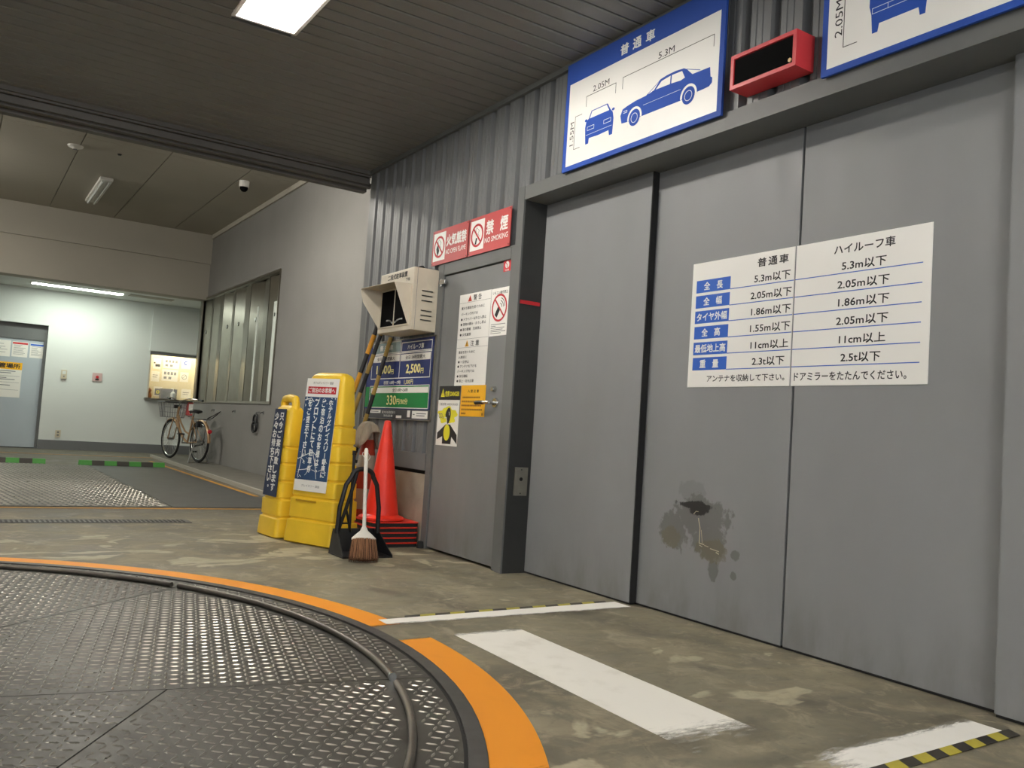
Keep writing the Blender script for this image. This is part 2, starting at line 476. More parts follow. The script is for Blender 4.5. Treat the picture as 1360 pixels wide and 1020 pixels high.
# walkway beside the right wall
MB().prism([(3.03, 8.4), (3.9, 8.4), (3.9, 17.3), (3.25, 17.3)], .0, .035).build('walkway', M_KERB, fl)
mb = MB().prism([(2.99, 8.4), (3.03, 8.4), (3.25, 17.3), (3.21, 17.3)], .0, .05)
mb.build('kerb_edge', mat('kerb_light', '#a09c90', .7), fl)

# ceiling of the front bay : separate strips
ceil = struct(MB().box(-4.4, 3.2, -2.6, 7.25, 3.19, 3.27).build('ceiling', M_DARK), 'dark grey ceiling of narrow metal strips over the front bay')
PIT = .1225
LX0, LX1, LY0, LY1 = 1.155, 1.505, 3.70, 4.935
k = 0; yy = -2.6
meshes = {}
def strip(x0, x1):
    key = round(x0, 3), round(x1, 3)
    if key not in meshes:
        b_ = MB(); w = PIT - .010
        b_.add([(x0, 0, 3.19), (x1, 0, 3.19), (x0, 0, 3.155), (x1, 0, 3.155), (x0, .008, 3.15), (x1, .008, 3.15), (x0, w - .008, 3.15), (x1, w - .008, 3.15), (x0, w, 3.155), (x1, w, 3.155), (x0, w, 3.19), (x1, w, 3.19)],
               [(0, 1, 3, 2), (2, 3, 5, 4), (4, 5, 7, 6), (6, 7, 9, 8), (8, 9, 11, 10), (0, 2, 4, 6, 8, 10), (1, 11, 9, 7, 5, 3)])
        me = bpy.data.meshes.new('ceiling_strip'); me.from_pydata([tuple(v) for v in b_.v], [], b_.f); me.materials.append(M_CEIL); meshes[key] = me
    return meshes[key]
co = world_of(ceil)
LIGHTS = [(LX0, LX1, LY0, LY1), (1.80, 2.15, -.9, .335), (-2.3, -1.95, 3.70, 4.935), (-2.3, -1.95, -.9, .335)]  # the last two are unseen fixtures added to fill the bay with light
def put_strip(x0, x1, yy):
    o = bpy.data.objects.new('ceiling_strip', strip(x0, x1)); COL.objects.link(o); o.parent = ceil; o.location = Vector((0, yy, 0)) - co
y0s = 3.31 - PIT * 48
for k in range(90):
    yy = y0s + k * PIT
    if yy > 7.12 or yy < -2.6: continue
    cuts = sorted((a, b) for a, b, c_, d in LIGHTS if yy + PIT > c_ + .004 and yy < d - .004)
    xa = -4.4
    for a, b in cuts: put_strip(xa, a, yy); xa = b
    put_strip(xa, 3.0, yy)
MB().box(2.975, 3.0, -2.6, 7.2, 3.115, 3.15).build('edge_angle', M_FRAME, ceil)

# big dark beam between the bays
bm_ = sroot('trim_1', 'dark beam with guide rails across the mouth of the bay', 'beam', (0, 7.3, 3.0))
MB().box(-4.4, 3.0, 7.21, 7.27, 3.10, 3.19).build('beam_flange', M_BEAM, bm_)
MB().box(-4.4, 3.0, 7.27, 7.52, 3.075, 4.4).build('beam_web', M_BEAM, bm_)
MB().box(-4.4, 3.0, 7.235, 7.262, 3.045, 3.095).build('guide_rail', M_BEAM, bm_)
MB().box(-4.4, 3.05, 7.30, 7.36, 3.035, 3.075).build('guide_rail', M_BEAM, bm_)
MB().box(-4.4, 3.05, 7.42, 7.50, 3.02, 3.075).build('guide_rail', M_BEAM, bm_)
MB().box(-4.4, 3.05, 7.18, 7.21, 3.115, 3.15).build('guide_rail', M_BEAM, bm_)

# corrugated wall --------------------------------------------------------
wr = sroot('wall_right', 'dark grey corrugated metal wall with the parking doors', 'wall', (3.0, 3.0, 0))
def corr(y0, y1, z0, z1, ph=2.845):
    """ridges at X=3.0, troughs at X=3.04 ; pitch .1765"""
    p = .1765; b_ = MB(); prof = []
    k0 = int(math.floor((y0 - ph) / p)) - 1
    kk = k0
    while ph + kk * p < y1 + p:
        s0 = ph + kk * p
        # walking towards +Y : flat ridge with two fine grooves, then slope in, trough, slope out
        for dy, dx in ((0, 0), (.034, 0), (.037, .004), (.040, 0), (.072, 0), (.075, .004), (.078, 0), (.108, 0), (.122, .038), (.152, .038), (.166, 0)):
            prof.append((s0 + dy, 3.0 + dx))
        kk += 1
    q = [(min(max(a, y0), y1), xx) for a, xx in prof if y0 - .03 <= a <= y1 + .03]
    P = [(xx, a, z0) for a, xx in q] + [(xx, a, z1) for a, xx in q]; n = len(q)
    b_.add(P, [(i, i + 1, i + 1 + n, i + n) for i in range(n - 1)])
    return b_
corr(5.735, 7.1, .68, 3.15).build('corrugated_sheet', M_CORR, wr)
corr(4.69, 5.735, 2.10, 3.15).build('corrugated_sheet', M_CORR, wr)
corr(-2.6, 4.69, 2.46, 3.15).build('corrugated_sheet', M_CORR, wr)
MB().box(3.0, 3.06, 7.1, 7.2, 0, 3.19).build('corner_post', M_FRAME, wr)
MB().box(2.985, 3.045, 5.74, 7.1, .565, .69).build('bottom_flashing', M_CORR, wr)
MB().box(3.03, 3.2, 5.70, 7.2, .53, .57).build('shadow_gap', M_DARK, wr)
MB().box(3.0, 3.25, 5.70, 7.12, 0, .535).build('plinth', M_CONCW, wr)
MB().box(3.05, 3.25, -2.6, 7.2, 2.5, 3.3).build('backing', M_DARK, wr)
MB().box(3.06, 3.25, 5.7, 7.2, .56, 3.3).build('backing', M_DARK, wr)
MB().box(3.06, 3.92, 7.08, 7.28, 0, 4.4).build('return_wall', M_PLASTER, wr)
MB().box(2.985, 3.2, -2.6, .50, 0, 2.47).build('blank_panel', M_FRAME, wr)

# big sliding door --------------------------------------------------------
d1 = sroot('door_1', 'large grey steel sliding door of four leaves in deep recess', 'door', (3.2, 2.6, 0))
MB().box(2.975, 3.30, .50, 4.66, 2.385, 2.475).build('lintel', M_FRAME, d1)
MB().box(2.985, 3.30, 4.60, 4.665, 0, 2.385).build('jamb', M_JAMB, d1)
MB().box(2.972, 2.985, 4.60, 4.668, 0, 2.475).build('jamb_face', M_FRAME, d1)
MB().box(2.975, 3.30, .50, .56, 0, 2.385).build('jamb', M_JAMB, d1)
MB().box(3.28, 3.32, .5, 4.66, 0, 2.4).build('dark_backing', M_DARK, d1)
leafs = [(3.585, 4.60, 3.155), (2.607, 3.60, XD), (1.62, 2.593, XD), (.56, 1.63, 3.155)]
for (a, b, X) in leafs:
    lf = MB().box(X, X + .04, a, b, .012, 2.384).build('door_leaf', M_DOORP if X == XD and a > 2.6 else M_DOOR, d1)
    MB().box(X + .004, X + .036, a, b, .002, .012).build('bottom_seal', M_RUBBER, lf)
MB().box(3.157, 3.20, 3.578, 3.587, .012, 2.384).build('rubber_seal', M_RUBBER, d1)
MB().box(3.157, 3.20, 1.628, 1.636, .012, 2.384).build('leaf_edge', M_DOOR, d1)
MB().box(3.222, 3.235, 2.593, 2.607, .012, 2.384).build('rubber_seal', M_DARK, d1)
sc = MB(); F_ = wallfr(XD, 3.6, 0)     # bright scratches in the worn patch
for P_, w in (([(.455, .515), (.468, .47), (.468, .40)], .006), ([(.468, .395), (.50, .392)], .005), ([(.478, .46), (.488, .40)], .003), ([(.505, .388), (.53, .385)], .003), ([(.545, .378), (.60, .372)], .004), ([(.585, .365), (.60, .36)], .005), ([(.42, .535), (.435, .55), (.45, .55)], .003), ([(.47, .385), (.488, .38)], .003)):
    sc.line(P_, w, .0003, .001, F_)
sc.build('scratch_marks', mat('scratch_bare', '#b9b29a', .4, .3), d1)
MB().box(2.99, 3.14, 4.594, 4.6, 1.715, 1.738).build('red_tape', M_REDP, d1)
MB().box(3.03, 3.13, 4.592, 4.6, .49, .67).build('stainless_plate', M_STAIN2, d1)
f_ = Fr((3.03, 4.592, .49), (1, 0, 0), (0, 0, 1))
mb = MB().disc(.05, .105, .012, 0, .002, f_, 14); mb.disc(.05, .165, .004, 0, .002, f_, 8); mb.disc(.05, .015, .004, 0, .002, f_, 8)
mb.build('plate_holes', M_DARK, d1, kind='stuff')

# service door -------------------------------------------------------------
d2 = sroot('door_2', 'grey hinged steel service door covered with warning notices', 'door', (3.0, 5.2, 0))
MB().box(2.985, 3.10, 4.665, 4.735, 0, 2.11).build('door_frame', M_FRAME, d2, bevel=.006)
MB().box(2.985, 3.10, 5.655, 5.735, 0, 2.11).build('door_frame', M_FRAME, d2, bevel=.006)
MB().box(2.985, 3.10, 4.735, 5.655, 2.02, 2.11).build('door_frame', M_FRAME, d2, bevel=.006)
MB().box(3.06, 3.12, 4.73, 5.66, 0, 2.03).build('dark_backing', M_DARK, d2)
MB().box(2.998, 3.04, 4.742, 5.648, .018, 2.012).build('door_leaf', M_SDOOR, d2, bevel=.003)
lv = MB().tube([(2.99, 4.83, 1.075), (2.945, 4.83, 1.075)], .011, 10)
lv.tube([(2.945, 4.825, 1.075), (2.94, 4.90, 1.075), (2.942, 4.975, 1.072)], [.012, .011, .012], 10)
h_ = lv.build('lever_handle', M_CHROME, d2, True)
MB().lathe([(.0, .012), (.030, .012), (.034, .006), (.034, 0)], 0, 0, 20, Fr((2.998, 4.825, 1.075), (0, -1, 0), (0, 0, 1))).build('rose', M_CHROME, h_, True)
MB().tube([(2.941, 4.895, 1.0745), (2.941, 4.99, 1.072)], .014, 10).build('grip', M_BLACK, h_, True)
MB().lathe([(.0, .028), (.014, .028), (.018, .02), (.020, 0)], 0, 0, 18, Fr((2.998, 4.845, 1.165), (0, -1, 0), (0, 0, 1))).build('lock_cylinder', M_CHROME, d2, True)
MB().box(2.965, 2.986, 5.60, 5.68, 1.95, 1.985).build('hinge', M_CHROME, d2, bevel=.004)
MB().tube([(2.975, 5.665, 1.935), (2.975, 5.665, 1.995)], .009, 10).build('hinge_pin', M_CHROME, d2, True)
MB().lathe([(0, .05), (.022, .05), (.030, .02), (.030, 0)], 2.975, 5.70, 16).build('floor_pivot', M_RUBBER, d2, True)

# back bay ----------------------------------------------------------------
wb = sroot('wall_far_right', 'light grey plaster wall beside the back bay', 'wall', (XF, 12, 0))
WY0, WY1, WZ0, WZ1 = 12.57, 17.2, 1.10, 3.07
MB().box(XF, XF + .25, 7.2, WY0, 0, 4.4).build('wall_face', M_PLASTER, wb)
MB().box(XF, XF + .25, WY0, WY1, 0, WZ0).build('wall_face', M_PLASTER, wb)
MB().box(XF, XF + .25, WY0, WY1, WZ1, 4.4).build('wall_face', M_PLASTER, wb)
MB().box(XF, XF + .25, WY1, 17.36, 0, 4.4).build('wall_face', M_PLASTER, wb)
MB().box(4.17, 4.75, 17.16, 17.36, 0, 4.4).build('wall_return', M_PLASTER, wb)
MB().box(4.6, 4.75, 17.3, 20.6, 0, 3.3).build('wall_return', M_WHITE, wb)
MB().box(XF - .03, XF, 7.52, 16.88, 4.20, 4.28).build('cornice', M_CREAM, wb)
cf = struct(MB().box(-4.4, 4.4, 7.27, 17.3, 4.30, 4.42).build('ceiling_far', M_CREAM), 'cream panelled ceiling of the back bay')
cw = world_of(cf)
xs = [-4.4, -3.0, -1.9, -.85, .22, 1.13, 2.16, 3.2, 3.92]
for a, b in zip(xs[:-1], xs[1:]):
    MB().box(a + .006, b - .006, 7.52, 12.1, 4.28, 4.30).build('ceiling_panel', M_CREAM, cf)
    MB().box(a + .006, b - .006, 12.108, 16.9, 4.28, 4.30).build('ceiling_panel', M_CREAM, cf)
wbk = sroot('wall_back', 'white wall at the far end of the back bay', 'wall', (1.5, 18.9, 0))
CX0, CX1, CZ0, CZ1 = 3.335, 4.30, 1.13, 2.07
DX0, DX1, DZ = -.35, 1.46, 2.38
MB().box(-4.4, DX0, 18.9, 19.1, 0, 3.2).build('wall_face', M_WHITE, wbk)
MB().box(DX0, DX1, 18.9, 19.1, DZ, 3.2).build('wall_face', M_WHITE, wbk)
MB().box(DX1, CX0, 18.9, 19.1, 0, 3.2).build('wall_face', M_WHITE, wbk)
MB().box(CX0, CX1, 18.9, 19.1, 0, CZ0).build('wall_face', M_WHITE, wbk)
MB().box(CX0, CX1, 18.9, 19.1, CZ1, 3.2).build('wall_face', M_WHITE, wbk)
MB().box(CX1, 4.75, 18.9, 19.1, 0, 3.2).build('wall_face', M_WHITE, wbk)
MB().box(DX1, 4.6, 18.87, 18.9, 0, .18).build('baseboard_back', M_BASEB, wbk)
MB().box(CX0 - .02, CX1, 18.86, 18.9, CZ1 + .02, 2.99).build('shutter_panel', M_WHITE, wbk, bevel=.004)
# beam and soffit before the back wall
tb = sroot('trim_2', 'grey stepped beam and lit soffit before the back wall', 'beam', (1.5, 17, 3.04))
MB().box(-4.4, XF, 16.9, 17.3, 3.72, 4.30).build('beam_upper', M_CREAM, tb)
MB().box(-4.4, XF, 16.94, 17.3, 3.04, 3.72).build('beam_lower', M_CREAM, tb)
MB().box(-4.4, 4.75, 17.3, 20.6, 3.20, 3.35).build('soffit_slab', M_WHITE, tb)
MB().box(-4.4, 4.6, 17.3, 18.9, 3.07, 3.20).build('soffit', M_WHITE, tb)
MB().box(2.70, 3.50, 17.82, 18.12, 3.062, 3.07).build('soffit_vent', M_CREAM, tb)
# left side, closing the unseen half of the place
struct(MB().box(-4.55, -4.4, -2.6, 20.6, 0, 4.4).build('wall_left', M_PLASTER), 'plain plaster wall closing the parking bay opposite the doors')
struct(MB().box(-4.4, 4.75, 20.4, 20.6, 0, 3.2).build('wall_office', M_OFFW), 'cream wall inside the reception room')

# back door
d3 = sroot('door_3', 'pale blue-grey sliding door at the back with paper notices', 'door', (.5, 19.0, 0))
MB().box(DX0, DX1, 19.00, 19.10, 2.08, DZ).build('transom', M_FRAME, d3)
MB().box(DX1 - .05, DX1, 18.96, 19.10, 0, 2.08).build('door_frame', M_FRAME, d3)
MB().box(DX0, DX1 - .05, 19.02, 19.07, .015, 2.08).build('door_leaf', M_LGREY, d3)
MB().box(DX0, DX1, 19.02, 19.1, 0, .015).build('door_sill', M_DARK, d3)

# reception window
win_office = sroot('window_2', 'bright reception window with a counter and paper notices', 'window', (3.8, 18.9, CZ0))
MB().box(CX0 - .05, CX1, 18.74, 19.1, CZ0 - .035, CZ0).build('counter_sill', M_STAIN, win_office)
MB().box(CX0, CX1, 18.88, 18.92, CZ1 - .05, CZ1 + .01).build('head_rail', M_FRAME, win_office)
MB().box(CX0, CX0 + .03, 18.9, 18.98, CZ0, CZ1).build('side_rail', M_BEIGE, win_office)
M_GL = mat('clear_glass', '#ffffff', .05); M_GL.node_tree.nodes['Principled BSDF'].inputs['Alpha'].default_value = .12
MB().box(CX0 + .03, CX1, 19.04, 19.046, CZ0, CZ1 - .05).build('glass_pane', M_GL, win_office)
MB().box(3.15, 3.2, 19.1, 20.4, 0, 3.2).build('office_side_wall', M_OFFW, win_office)
MB().box(3.4, 4.5, 19.11, 19.20, 2.30, 2.34).build('office_lamp', M_OFFL, win_office)
MB().box(3.2, 4.6, 19.42, 19.45, 1.0, 2.7).build('notice_board', M_OFFW, win_office)
MB().box(3.2, 4.6, 19.42, 19.45, 0, 1.0).build('board_base', M_OFFW, win_office)

# stainless shutter window in the right wall
w1 = sroot('window_1', 'tall stainless steel folding shutters set into the grey wall', 'window', (XF, 14.9, WZ0))
for (a, b, z0, z1) in ((WY0, WY1, WZ0 - .02, WZ0 + .02), (WY0, WY1, WZ1 - .02, WZ1 + .02), (WY0 - .03, WY0, WZ0 - .02, WZ1 + .02), (WY1, WY1 + .165, WZ0 - .02, WZ1 + .02)):
    MB().box(XF - .02, XF + .05, a, b, z0, z1).build('shutter_frame', M_STAIN, w1)
MB().box(XF + .13, XF + .15, WY0, WY1, WZ0, WZ1).build('backing', M_DARK, w1)
ed = [17.19, 16.53, 15.82, 15.05, 14.13, 13.14, 12.58]
M_REFLECT = mat('reflection_strip', '#dfe6dd', .5)  # pale colour stands for the white back wall reflected in the steel
for i in range(6):
    ya, yb = ed[i] - .014, ed[i + 1] + .014
    ym = (ya + yb) / 2
    # each leaf is folded : a wide facet turned a little away, a narrow one turned back
    dd = (.05, .03, .06, .045, .075, .05)[i]
    P = [(XF + .03, ya), (XF + .03 + dd, ym), (XF + .03, yb)]
    b_ = MB()
    for (p, q) in zip(P[:-1], P[1:]):
        b_.add([(p[0], p[1], WZ0 + .02), (q[0], q[1], WZ0 + .02), (q[0], q[1], WZ1 - .02), (p[0], p[1], WZ1 - .02),
                (p[0] + .012, p[1], WZ0 + .02), (q[0] + .012, q[1], WZ0 + .02), (q[0] + .012, q[1], WZ1 - .02), (p[0] + .012, p[1], WZ1 - .02)],
               [(0, 1, 2, 3), (7, 6, 5, 4), (0, 3, 7, 4), (1, 5, 6, 2), (0, 4, 5, 1), (3, 2, 6, 7)])
    b_.build('shutter_leaf', M_STAIN, w1)
for (y_, w_, zt) in ((13.60, .07, 2.62), (12.70, .17, 2.62)):
    MB().box(XF + .004, XF + .016, y_ - w_ / 2, y_ + w_ / 2, WZ0 + .02, zt).build('reflection_strip', M_REFLECT, w1)
for y_ in (16.9, 15.4, 14.7, 13.7, 12.72):
    MB().lathe([(0, .016), (.03, .016), (.04, 0)], 0, 0, 14, Fr((XF + .02, y_, 2.42), (0, -1, 0), (0, 0, 1))).build('recessed_lamp_knob', M_CHROME, w1, True)

# ================================================================== TURNTABLE
tt = thing('turntable', 'round chequer-plate steel vehicle turntable inside orange painted ring', 'turntable', (TC[0], TC[1], 0))
arc(2.49, 2.542, 0, 360, .0005, .010, 128).build('edge_ring', M_RING, tt)
arc(2.478, 2.492, 0, 360, .0005, .002, 128).build('edge_gap', M_DARK, tt)
R0 = 2.478
S = .0507
# seams : radial line 2 (from centre at -11.3deg), chord 1, chord 3
def side(p, a, b): return (b[0] - a[0]) * (p[1] - a[1]) - (b[1] - a[1]) * (p[0] - a[0])
s1a, s1b = (-.9, 2.93), (1.056, 4.58)
s2a, s2b = (-.928, 3.205), (1.31, 2.757)
s3a, s3b = (.27, 2.326), (.634, 2.868)
def clip(poly, a, b, sgn):
    out = []
    for i in range(len(poly)):
        p, q = poly[i], poly[(i + 1) % len(poly)]; dp, dq = side(p, a, b) * sgn, side(q, a, b) * sgn
        if dp >= 0: out.append(p)
        if dp * dq < 0:
            t_ = dp / (dp - dq); out.append((p[0] + (q[0] - p[0]) * t_, p[1] + (q[1] - p[1]) * t_))
    return out
def inset_seam(a, b, d):
    l = hypot(b[0] - a[0], b[1] - a[1]); nx, ny = -(b[1] - a[1]) / l * d, (b[0] - a[0]) / l * d
    return (a[0] + nx, a[1] + ny), (b[0] + nx, b[1] + ny)
circle = [(TC[0] + R0 * cos(2 * pi * k / 200), TC[1] + R0 * sin(2 * pi * k / 200)) for k in range(200)]
def lugs(poly, th, z, s, ln, w, h, test=None, xr=None):
    """raised lozenge treads, alternately along u and v, inside a convex polygon"""
    u = (cos(th), sin(th)); v = (-sin(th), cos(th))
    xs_ = [p[0] * u[0] + p[1] * u[1] for p in poly]; ys_ = [p[0] * v[0] + p[1] * v[1] for p in poly]
    n = len(poly); ar = sum(poly[i][0] * poly[(i + 1) % n][1] - poly[(i + 1) % n][0] * poly[i][1] for i in range(n))
    sg = 1 if ar > 0 else -1
    stepn = max(1, n // 60)
    V = []; F = []
    i0, i1 = int(min(xs_) / s) - 1, int(max(xs_) / s) + 2; j0, j1 = int(min(ys_) / s) - 1, int(max(ys_) / s) + 2
    edges = []
    for i in range(n):
        a, b = poly[i], poly[(i + 1) % n]; dx, dy = b[0] - a[0], b[1] - a[1]; l = hypot(dx, dy)
        if l < 1e-6: continue
        edges.append((-dy / l * sg, dx / l * sg, (-dy * a[0] + dx * a[1]) / l * sg))
    for i in range(i0, i1):
        for j in range(j0, j1):
            for kind in (0, 1):
                uu, vv = (i + .5 * kind) * s, (j + .5 * kind) * s
                cx, cy = uu * u[0] + vv * v[0], uu * u[1] + vv * v[1]
                if any(ex * cx + ey * cy - ec < ln * .42 for ex, ey, ec in edges): continue
                if test and not test(cx, cy): continue
                d = u if kind == 0 else v; e = (-d[1], d[0])
                k0 = len(V)
                for (a, b, zz) in ((-.5 * ln, 0, z), (-.18 * ln, -.5 * w, z), (.18 * ln, -.5 * w, z), (.5 * ln, 0, z), (.18 * ln, .5 * w, z), (-.18 * ln, .5 * w, z),
                                   (-.30 * ln, 0, z + h), (.30 * ln, 0, z + h)):
                    V.append((cx + d[0] * a + e[0] * b, cy + d[1] * a + e[1] * b, zz))
                F += [(k0, k0 + 1, k0 + 6), (k0 + 1, k0 + 2, k0 + 7, k0 + 6), (k0 + 2, k0 + 3, k0 + 7), (k0 + 3, k0 + 4, k0 + 7), (k0 + 4, k0 + 5, k0 + 6, k0 + 7), (k0 + 5, k0, k0 + 6)]
    b_ = MB(); b_.v = [Vector(p) for p in V]; b_.f = F
    return b_
G = .0025
def halfs(poly, cuts):
    for a, b, sg in cuts:
        aa, bb = inset_seam(a, b, G * sg); poly = clip(poly, aa, bb, sg)
    return poly
plates = [
    (halfs(circle, [(s1a, s1b, 1), (s2a, s2b, 1)]), radians(33)),
    (halfs(circle, [(s1a, s1b, -1), (s2a, s2b, 1)]), radians(77.5)),
    (halfs(circle, [(s2a, s2b, -1), (s3a, s3b, -1)]), radians(-43.5)),
    (halfs(circle, [(s2a, s2b, -1), (s3a, s3b, 1)]), radians(-24)),
]
def raildist(x_, y_):
    r = hypot(x_ - TC[0], y_ - TC[1]); return not (2.30 < r < 2.375)
for poly, th in plates:
    if len(poly) < 3: continue
    p_ = MB().prism(poly, .0005, .006).build('deck_plate', M_PLATE, tt)
    lugs(poly, th, .006, S, .036, .0095, .0026, raildist).build('treads', M_TREAD, p_, kind='stuff')
MB().disc(TC[0], TC[1], R0, .0002, .0012, n=96).build('seam_gap', M_DARK, tt)
for a0, a1 in ((-100, -14.2), (-12.3, 33.3), (34.4, 120), (122, 200), (201, 258)):
    n = max(6, int((a1 - a0) / 2))
    pts = [(TC[0] + 2.337 * cos(radians(a0 + (a1 - a0) * k / n)), TC[1] + 2.337 * sin(radians(a0 + (a1 - a0) * k / n)), .018) for k in range(n + 1)]
    MB().tube(pts, .0125, 10).build('guide_rail', M_PIPE, tt, True)

ca = radians(-12.1)
MB().lathe([(0, .0), (.0135, .0), (.0145, .006), (.0145, .016), (0, .016)], 0, 0, 14, Fr((TC[0] + 2.337 * cos(ca), TC[1] + 2.337 * sin(ca), .018), (cos(ca), sin(ca), 0), (0, 0, 1))).build('rail_end_cap', M_CHROME, tt, True)

# second platform in the back bay
pf = thing('lift_platform', 'flat ribbed steel platform lying in the back bay floor', 'platform', (.2, 11.4, 0))
pp = [(-3.4, 8.36), (1.78, 8.36), (1.78, 14.16), (-3.4, 14.16)]
q = MB().prism(pp, .0005, .006).build('ribbed_plate', M_PLATE, pf)
lugs([(-1.4, 8.36), (1.78, 8.36), (1.78, 14.16), (-1.4, 14.16)], radians(52), .006, .085, .066, .018, .005).build('treads', M_TREAD, q, kind='stuff')
MB().box(1.79, 2.88, 8.36, 14.16, .0005, .006).build('smooth_plate', M_ASPH, pf)

# wheel stops
def wheel_stop(x0, x1, y_, label):
    r = thing('wheel_stop', label, 'wheel stop', ((x0 + x1) / 2, y_, 0), 'green and black rubber wheel stops')
    n = 7; w = (x1 - x0) / n
    for k in range(n):
        a = x0 + k * w; b = a + w
        P = [(a, y_ - .07, .006), (b, y_ - .07, .006), (b, y_ + .07, .006), (a, y_ + .07, .006), (a, y_ - .035, .075), (b, y_ - .035, .075), (b, y_ + .035, .075), (a, y_ + .035, .075)]
        MB().add(P, [(0, 3, 2, 1), (4, 5, 6, 7), (0, 1, 5, 4), (2, 3, 7, 6), (1, 2, 6, 5), (0, 4, 7, 3)]).build('rubber_block', M_TBLK if k % 2 else M_TGREEN, r)
    ref = MB().rbox(-.05, .05, .02, .05, .004, .008, .01, Fr(((x0 + x1) / 2, y_ - .055, .006), (1, 0, 0), (0, .45, .9)))
    ref.build('reflector', mat('reflector_amber', '#e8c070', .3), r)
wheel_stop(1.66, 2.86, 14.25, 'green and black striped rubber wheel stop nearer the bicycle')
wheel_stop(.05, 1.22, 14.25, 'green and black striped rubber wheel stop before the back door')

# hazard tapes on the floor
def tape(p0, p1, wid, n, label):
    r = thing('hazard_tape', label, 'tape', (p0[0], p0[1], 0), 'yellow and black floor tapes')
    dx, dy = p1[0] - p0[0], p1[1] - p0[1]; L_ = hypot(dx, dy); ux, uy = dx / L_, dy / L_; nx, ny = -uy, ux
    step = L_ / n; sk = wid * .55
    for k in range(n):
        q_ = [(k * step, 0), ((k + 1) * step, 0), ((k + 1) * step + sk, wid), (k * step + sk, wid)]
        MB().prism([(p0[0] + ux * a + nx * b, p0[1] + uy * a + ny * b) for a, b in q_], .002, .0035).build('tape_stripe', M_AGED if k % 2 else M_TBLK, r)
tape((1.83, 3.615), (3.06, 3.655), .045, 15, 'yellow and black hazard tape beyond the long white stripe, far edge')
tape((1.95, 1.455), (3.03, 1.485), .05, 15, 'yellow and black hazard tape near the right end of the sliding door')

# ================================================================== CEILING LIGHTS
def fixture(x0, x1, y0, y1, label):
    r = thing('ceiling_light', label, 'ceiling light', ((x0 + x1) / 2, (y0 + y1) / 2, 3.15))
    z = 3.15; d = .045
    rim = MB()
    for (a, b, c_, e) in ((x0 - .014, x0 + .006, y0 - .014, y1 + .014), (x1 - .006, x1 + .014, y0 - .014, y1 + .014), (x0, x1, y0 - .014, y0 + .006), (x0, x1, y1 - .006, y1 + .014)):
        rim.box(a, b, c_, e, z - .012, z + .03)
    rim.build('rim', M_LAMPW, r)
    ix0, ix1, iy0, iy1 = x0 + .06, x1 - .06, y0 + .10, y1 - .10
    zz = z + .036
    for P in ([(x0, y0), (x1, y0), (ix1, iy0), (ix0, iy0)], [(x1, y0), (x1, y1), (ix1, iy1), (ix1, iy0)], [(x1, y1), (x0, y1), (ix0, iy1), (ix1, iy1)], [(x0, y1), (x0, y0), (ix0, iy0), (ix0, iy1)]):
        MB().add([(P[0][0], P[0][1], z - .004), (P[1][0], P[1][1], z - .004), (P[2][0], P[2][1], zz), (P[3][0], P[3][1], zz)], [(0, 1, 2, 3)]).build('reflector', M_LAMPW, r)
    MB().box(ix0, ix1, iy0, iy1, zz - .004, zz).build('back_plate', M_LAMPW, r)
    for tx in (ix0 + .045, ix1 - .045):
        MB().tube([(tx, iy0 - .03, z - .004), (tx, iy1 + .03, z - .004)], .017, 12).build('tube', M_LIT, r, True)
fixture(*LIGHTS[0], 'bright recessed fluorescent light in the dark strip ceiling')
fixture(*LIGHTS[1], 'recessed fluorescent light in the strip ceiling above the photographer')
fixture(*LIGHTS[2], 'unseen recessed fluorescent light added over the turntable as fill')  # this one and the next are added out of view as fill
fixture(*LIGHTS[3], 'unseen recessed fluorescent light added behind the turntable as fill')

# back bay lamps and devices
r = thing('strip_light', 'long bright fluorescent strip on the soffit before the white back wall', 'ceiling light', (1.83, 18.05, 3.07))
MB().box(1.03, 2.62, 17.89, 18.17, 3.0605, 3.07).build('lamp_body', M_LAMPW, r)
MB().box(1.06, 2.59, 17.92, 18.14, 3.057, 3.0605).build('diffuser', M_STRIP, r)
r = thing('fluorescent_fixture', 'unlit twin-tube fluorescent fixture on the cream back bay ceiling', 'ceiling light', (1.65, 14.85, 4.28))
MB().box(1.56, 1.74, 13.98, 15.72, 4.235, 4.28).build('lamp_body', M_LAMPW, r, bevel=.008)
for dx in (-.045, .045):
    MB().tube([(1.65 + dx, 14.02, 4.215), (1.65 + dx, 15.68, 4.215)], .018, 10).build('tube', M_WHITE, r, True)
r = thing('hall_lamp', 'lit fluorescent fixture, lowered to light the ceiling, mostly hidden behind the dark beam', 'ceiling light', (1.45, 9.65, 4.28))
MB().box(1.37, 1.53, 8.8, 10.5, 3.975, 4.01).build('lamp_body', M_LAMPW, r)
for dx in (-.045, .045):
    MB().tube([(1.45 + dx, 8.85, 3.955), (1.45 + dx, 10.47, 3.955)], .018, 10).build('tube', M_HALL, r, True)
for y_ in (9.1, 10.2):
    MB().tube([(1.45, y_, 4.01), (1.45, y_, 4.28)], .008, 6).build('added_rod', M_LAMPW, r, True)  # rods added so the lamp hangs low and lights the ceiling
r = thing('hall_lamp', 'unseen hanging fluorescent fixture added to light the back bay', 'ceiling light', (-1.6, 13.8, 4.28))  # lamp added out of view to brighten the grey wall and ceiling
MB().box(-1.68, -1.52, 13.0, 14.7, 3.975, 4.01).build('lamp_body', M_LAMPW, r)
for dx in (-.045, .045):
    MB().tube([(-1.6 + dx, 13.05, 3.955), (-1.6 + dx, 14.67, 3.955)], .018, 10).build('tube', M_HALL, r, True)
for y_ in (13.3, 14.4):
    MB().tube([(-1.6, y_, 4.01), (-1.6, y_, 4.28)], .008, 6).build('added_rod', M_LAMPW, r, True)
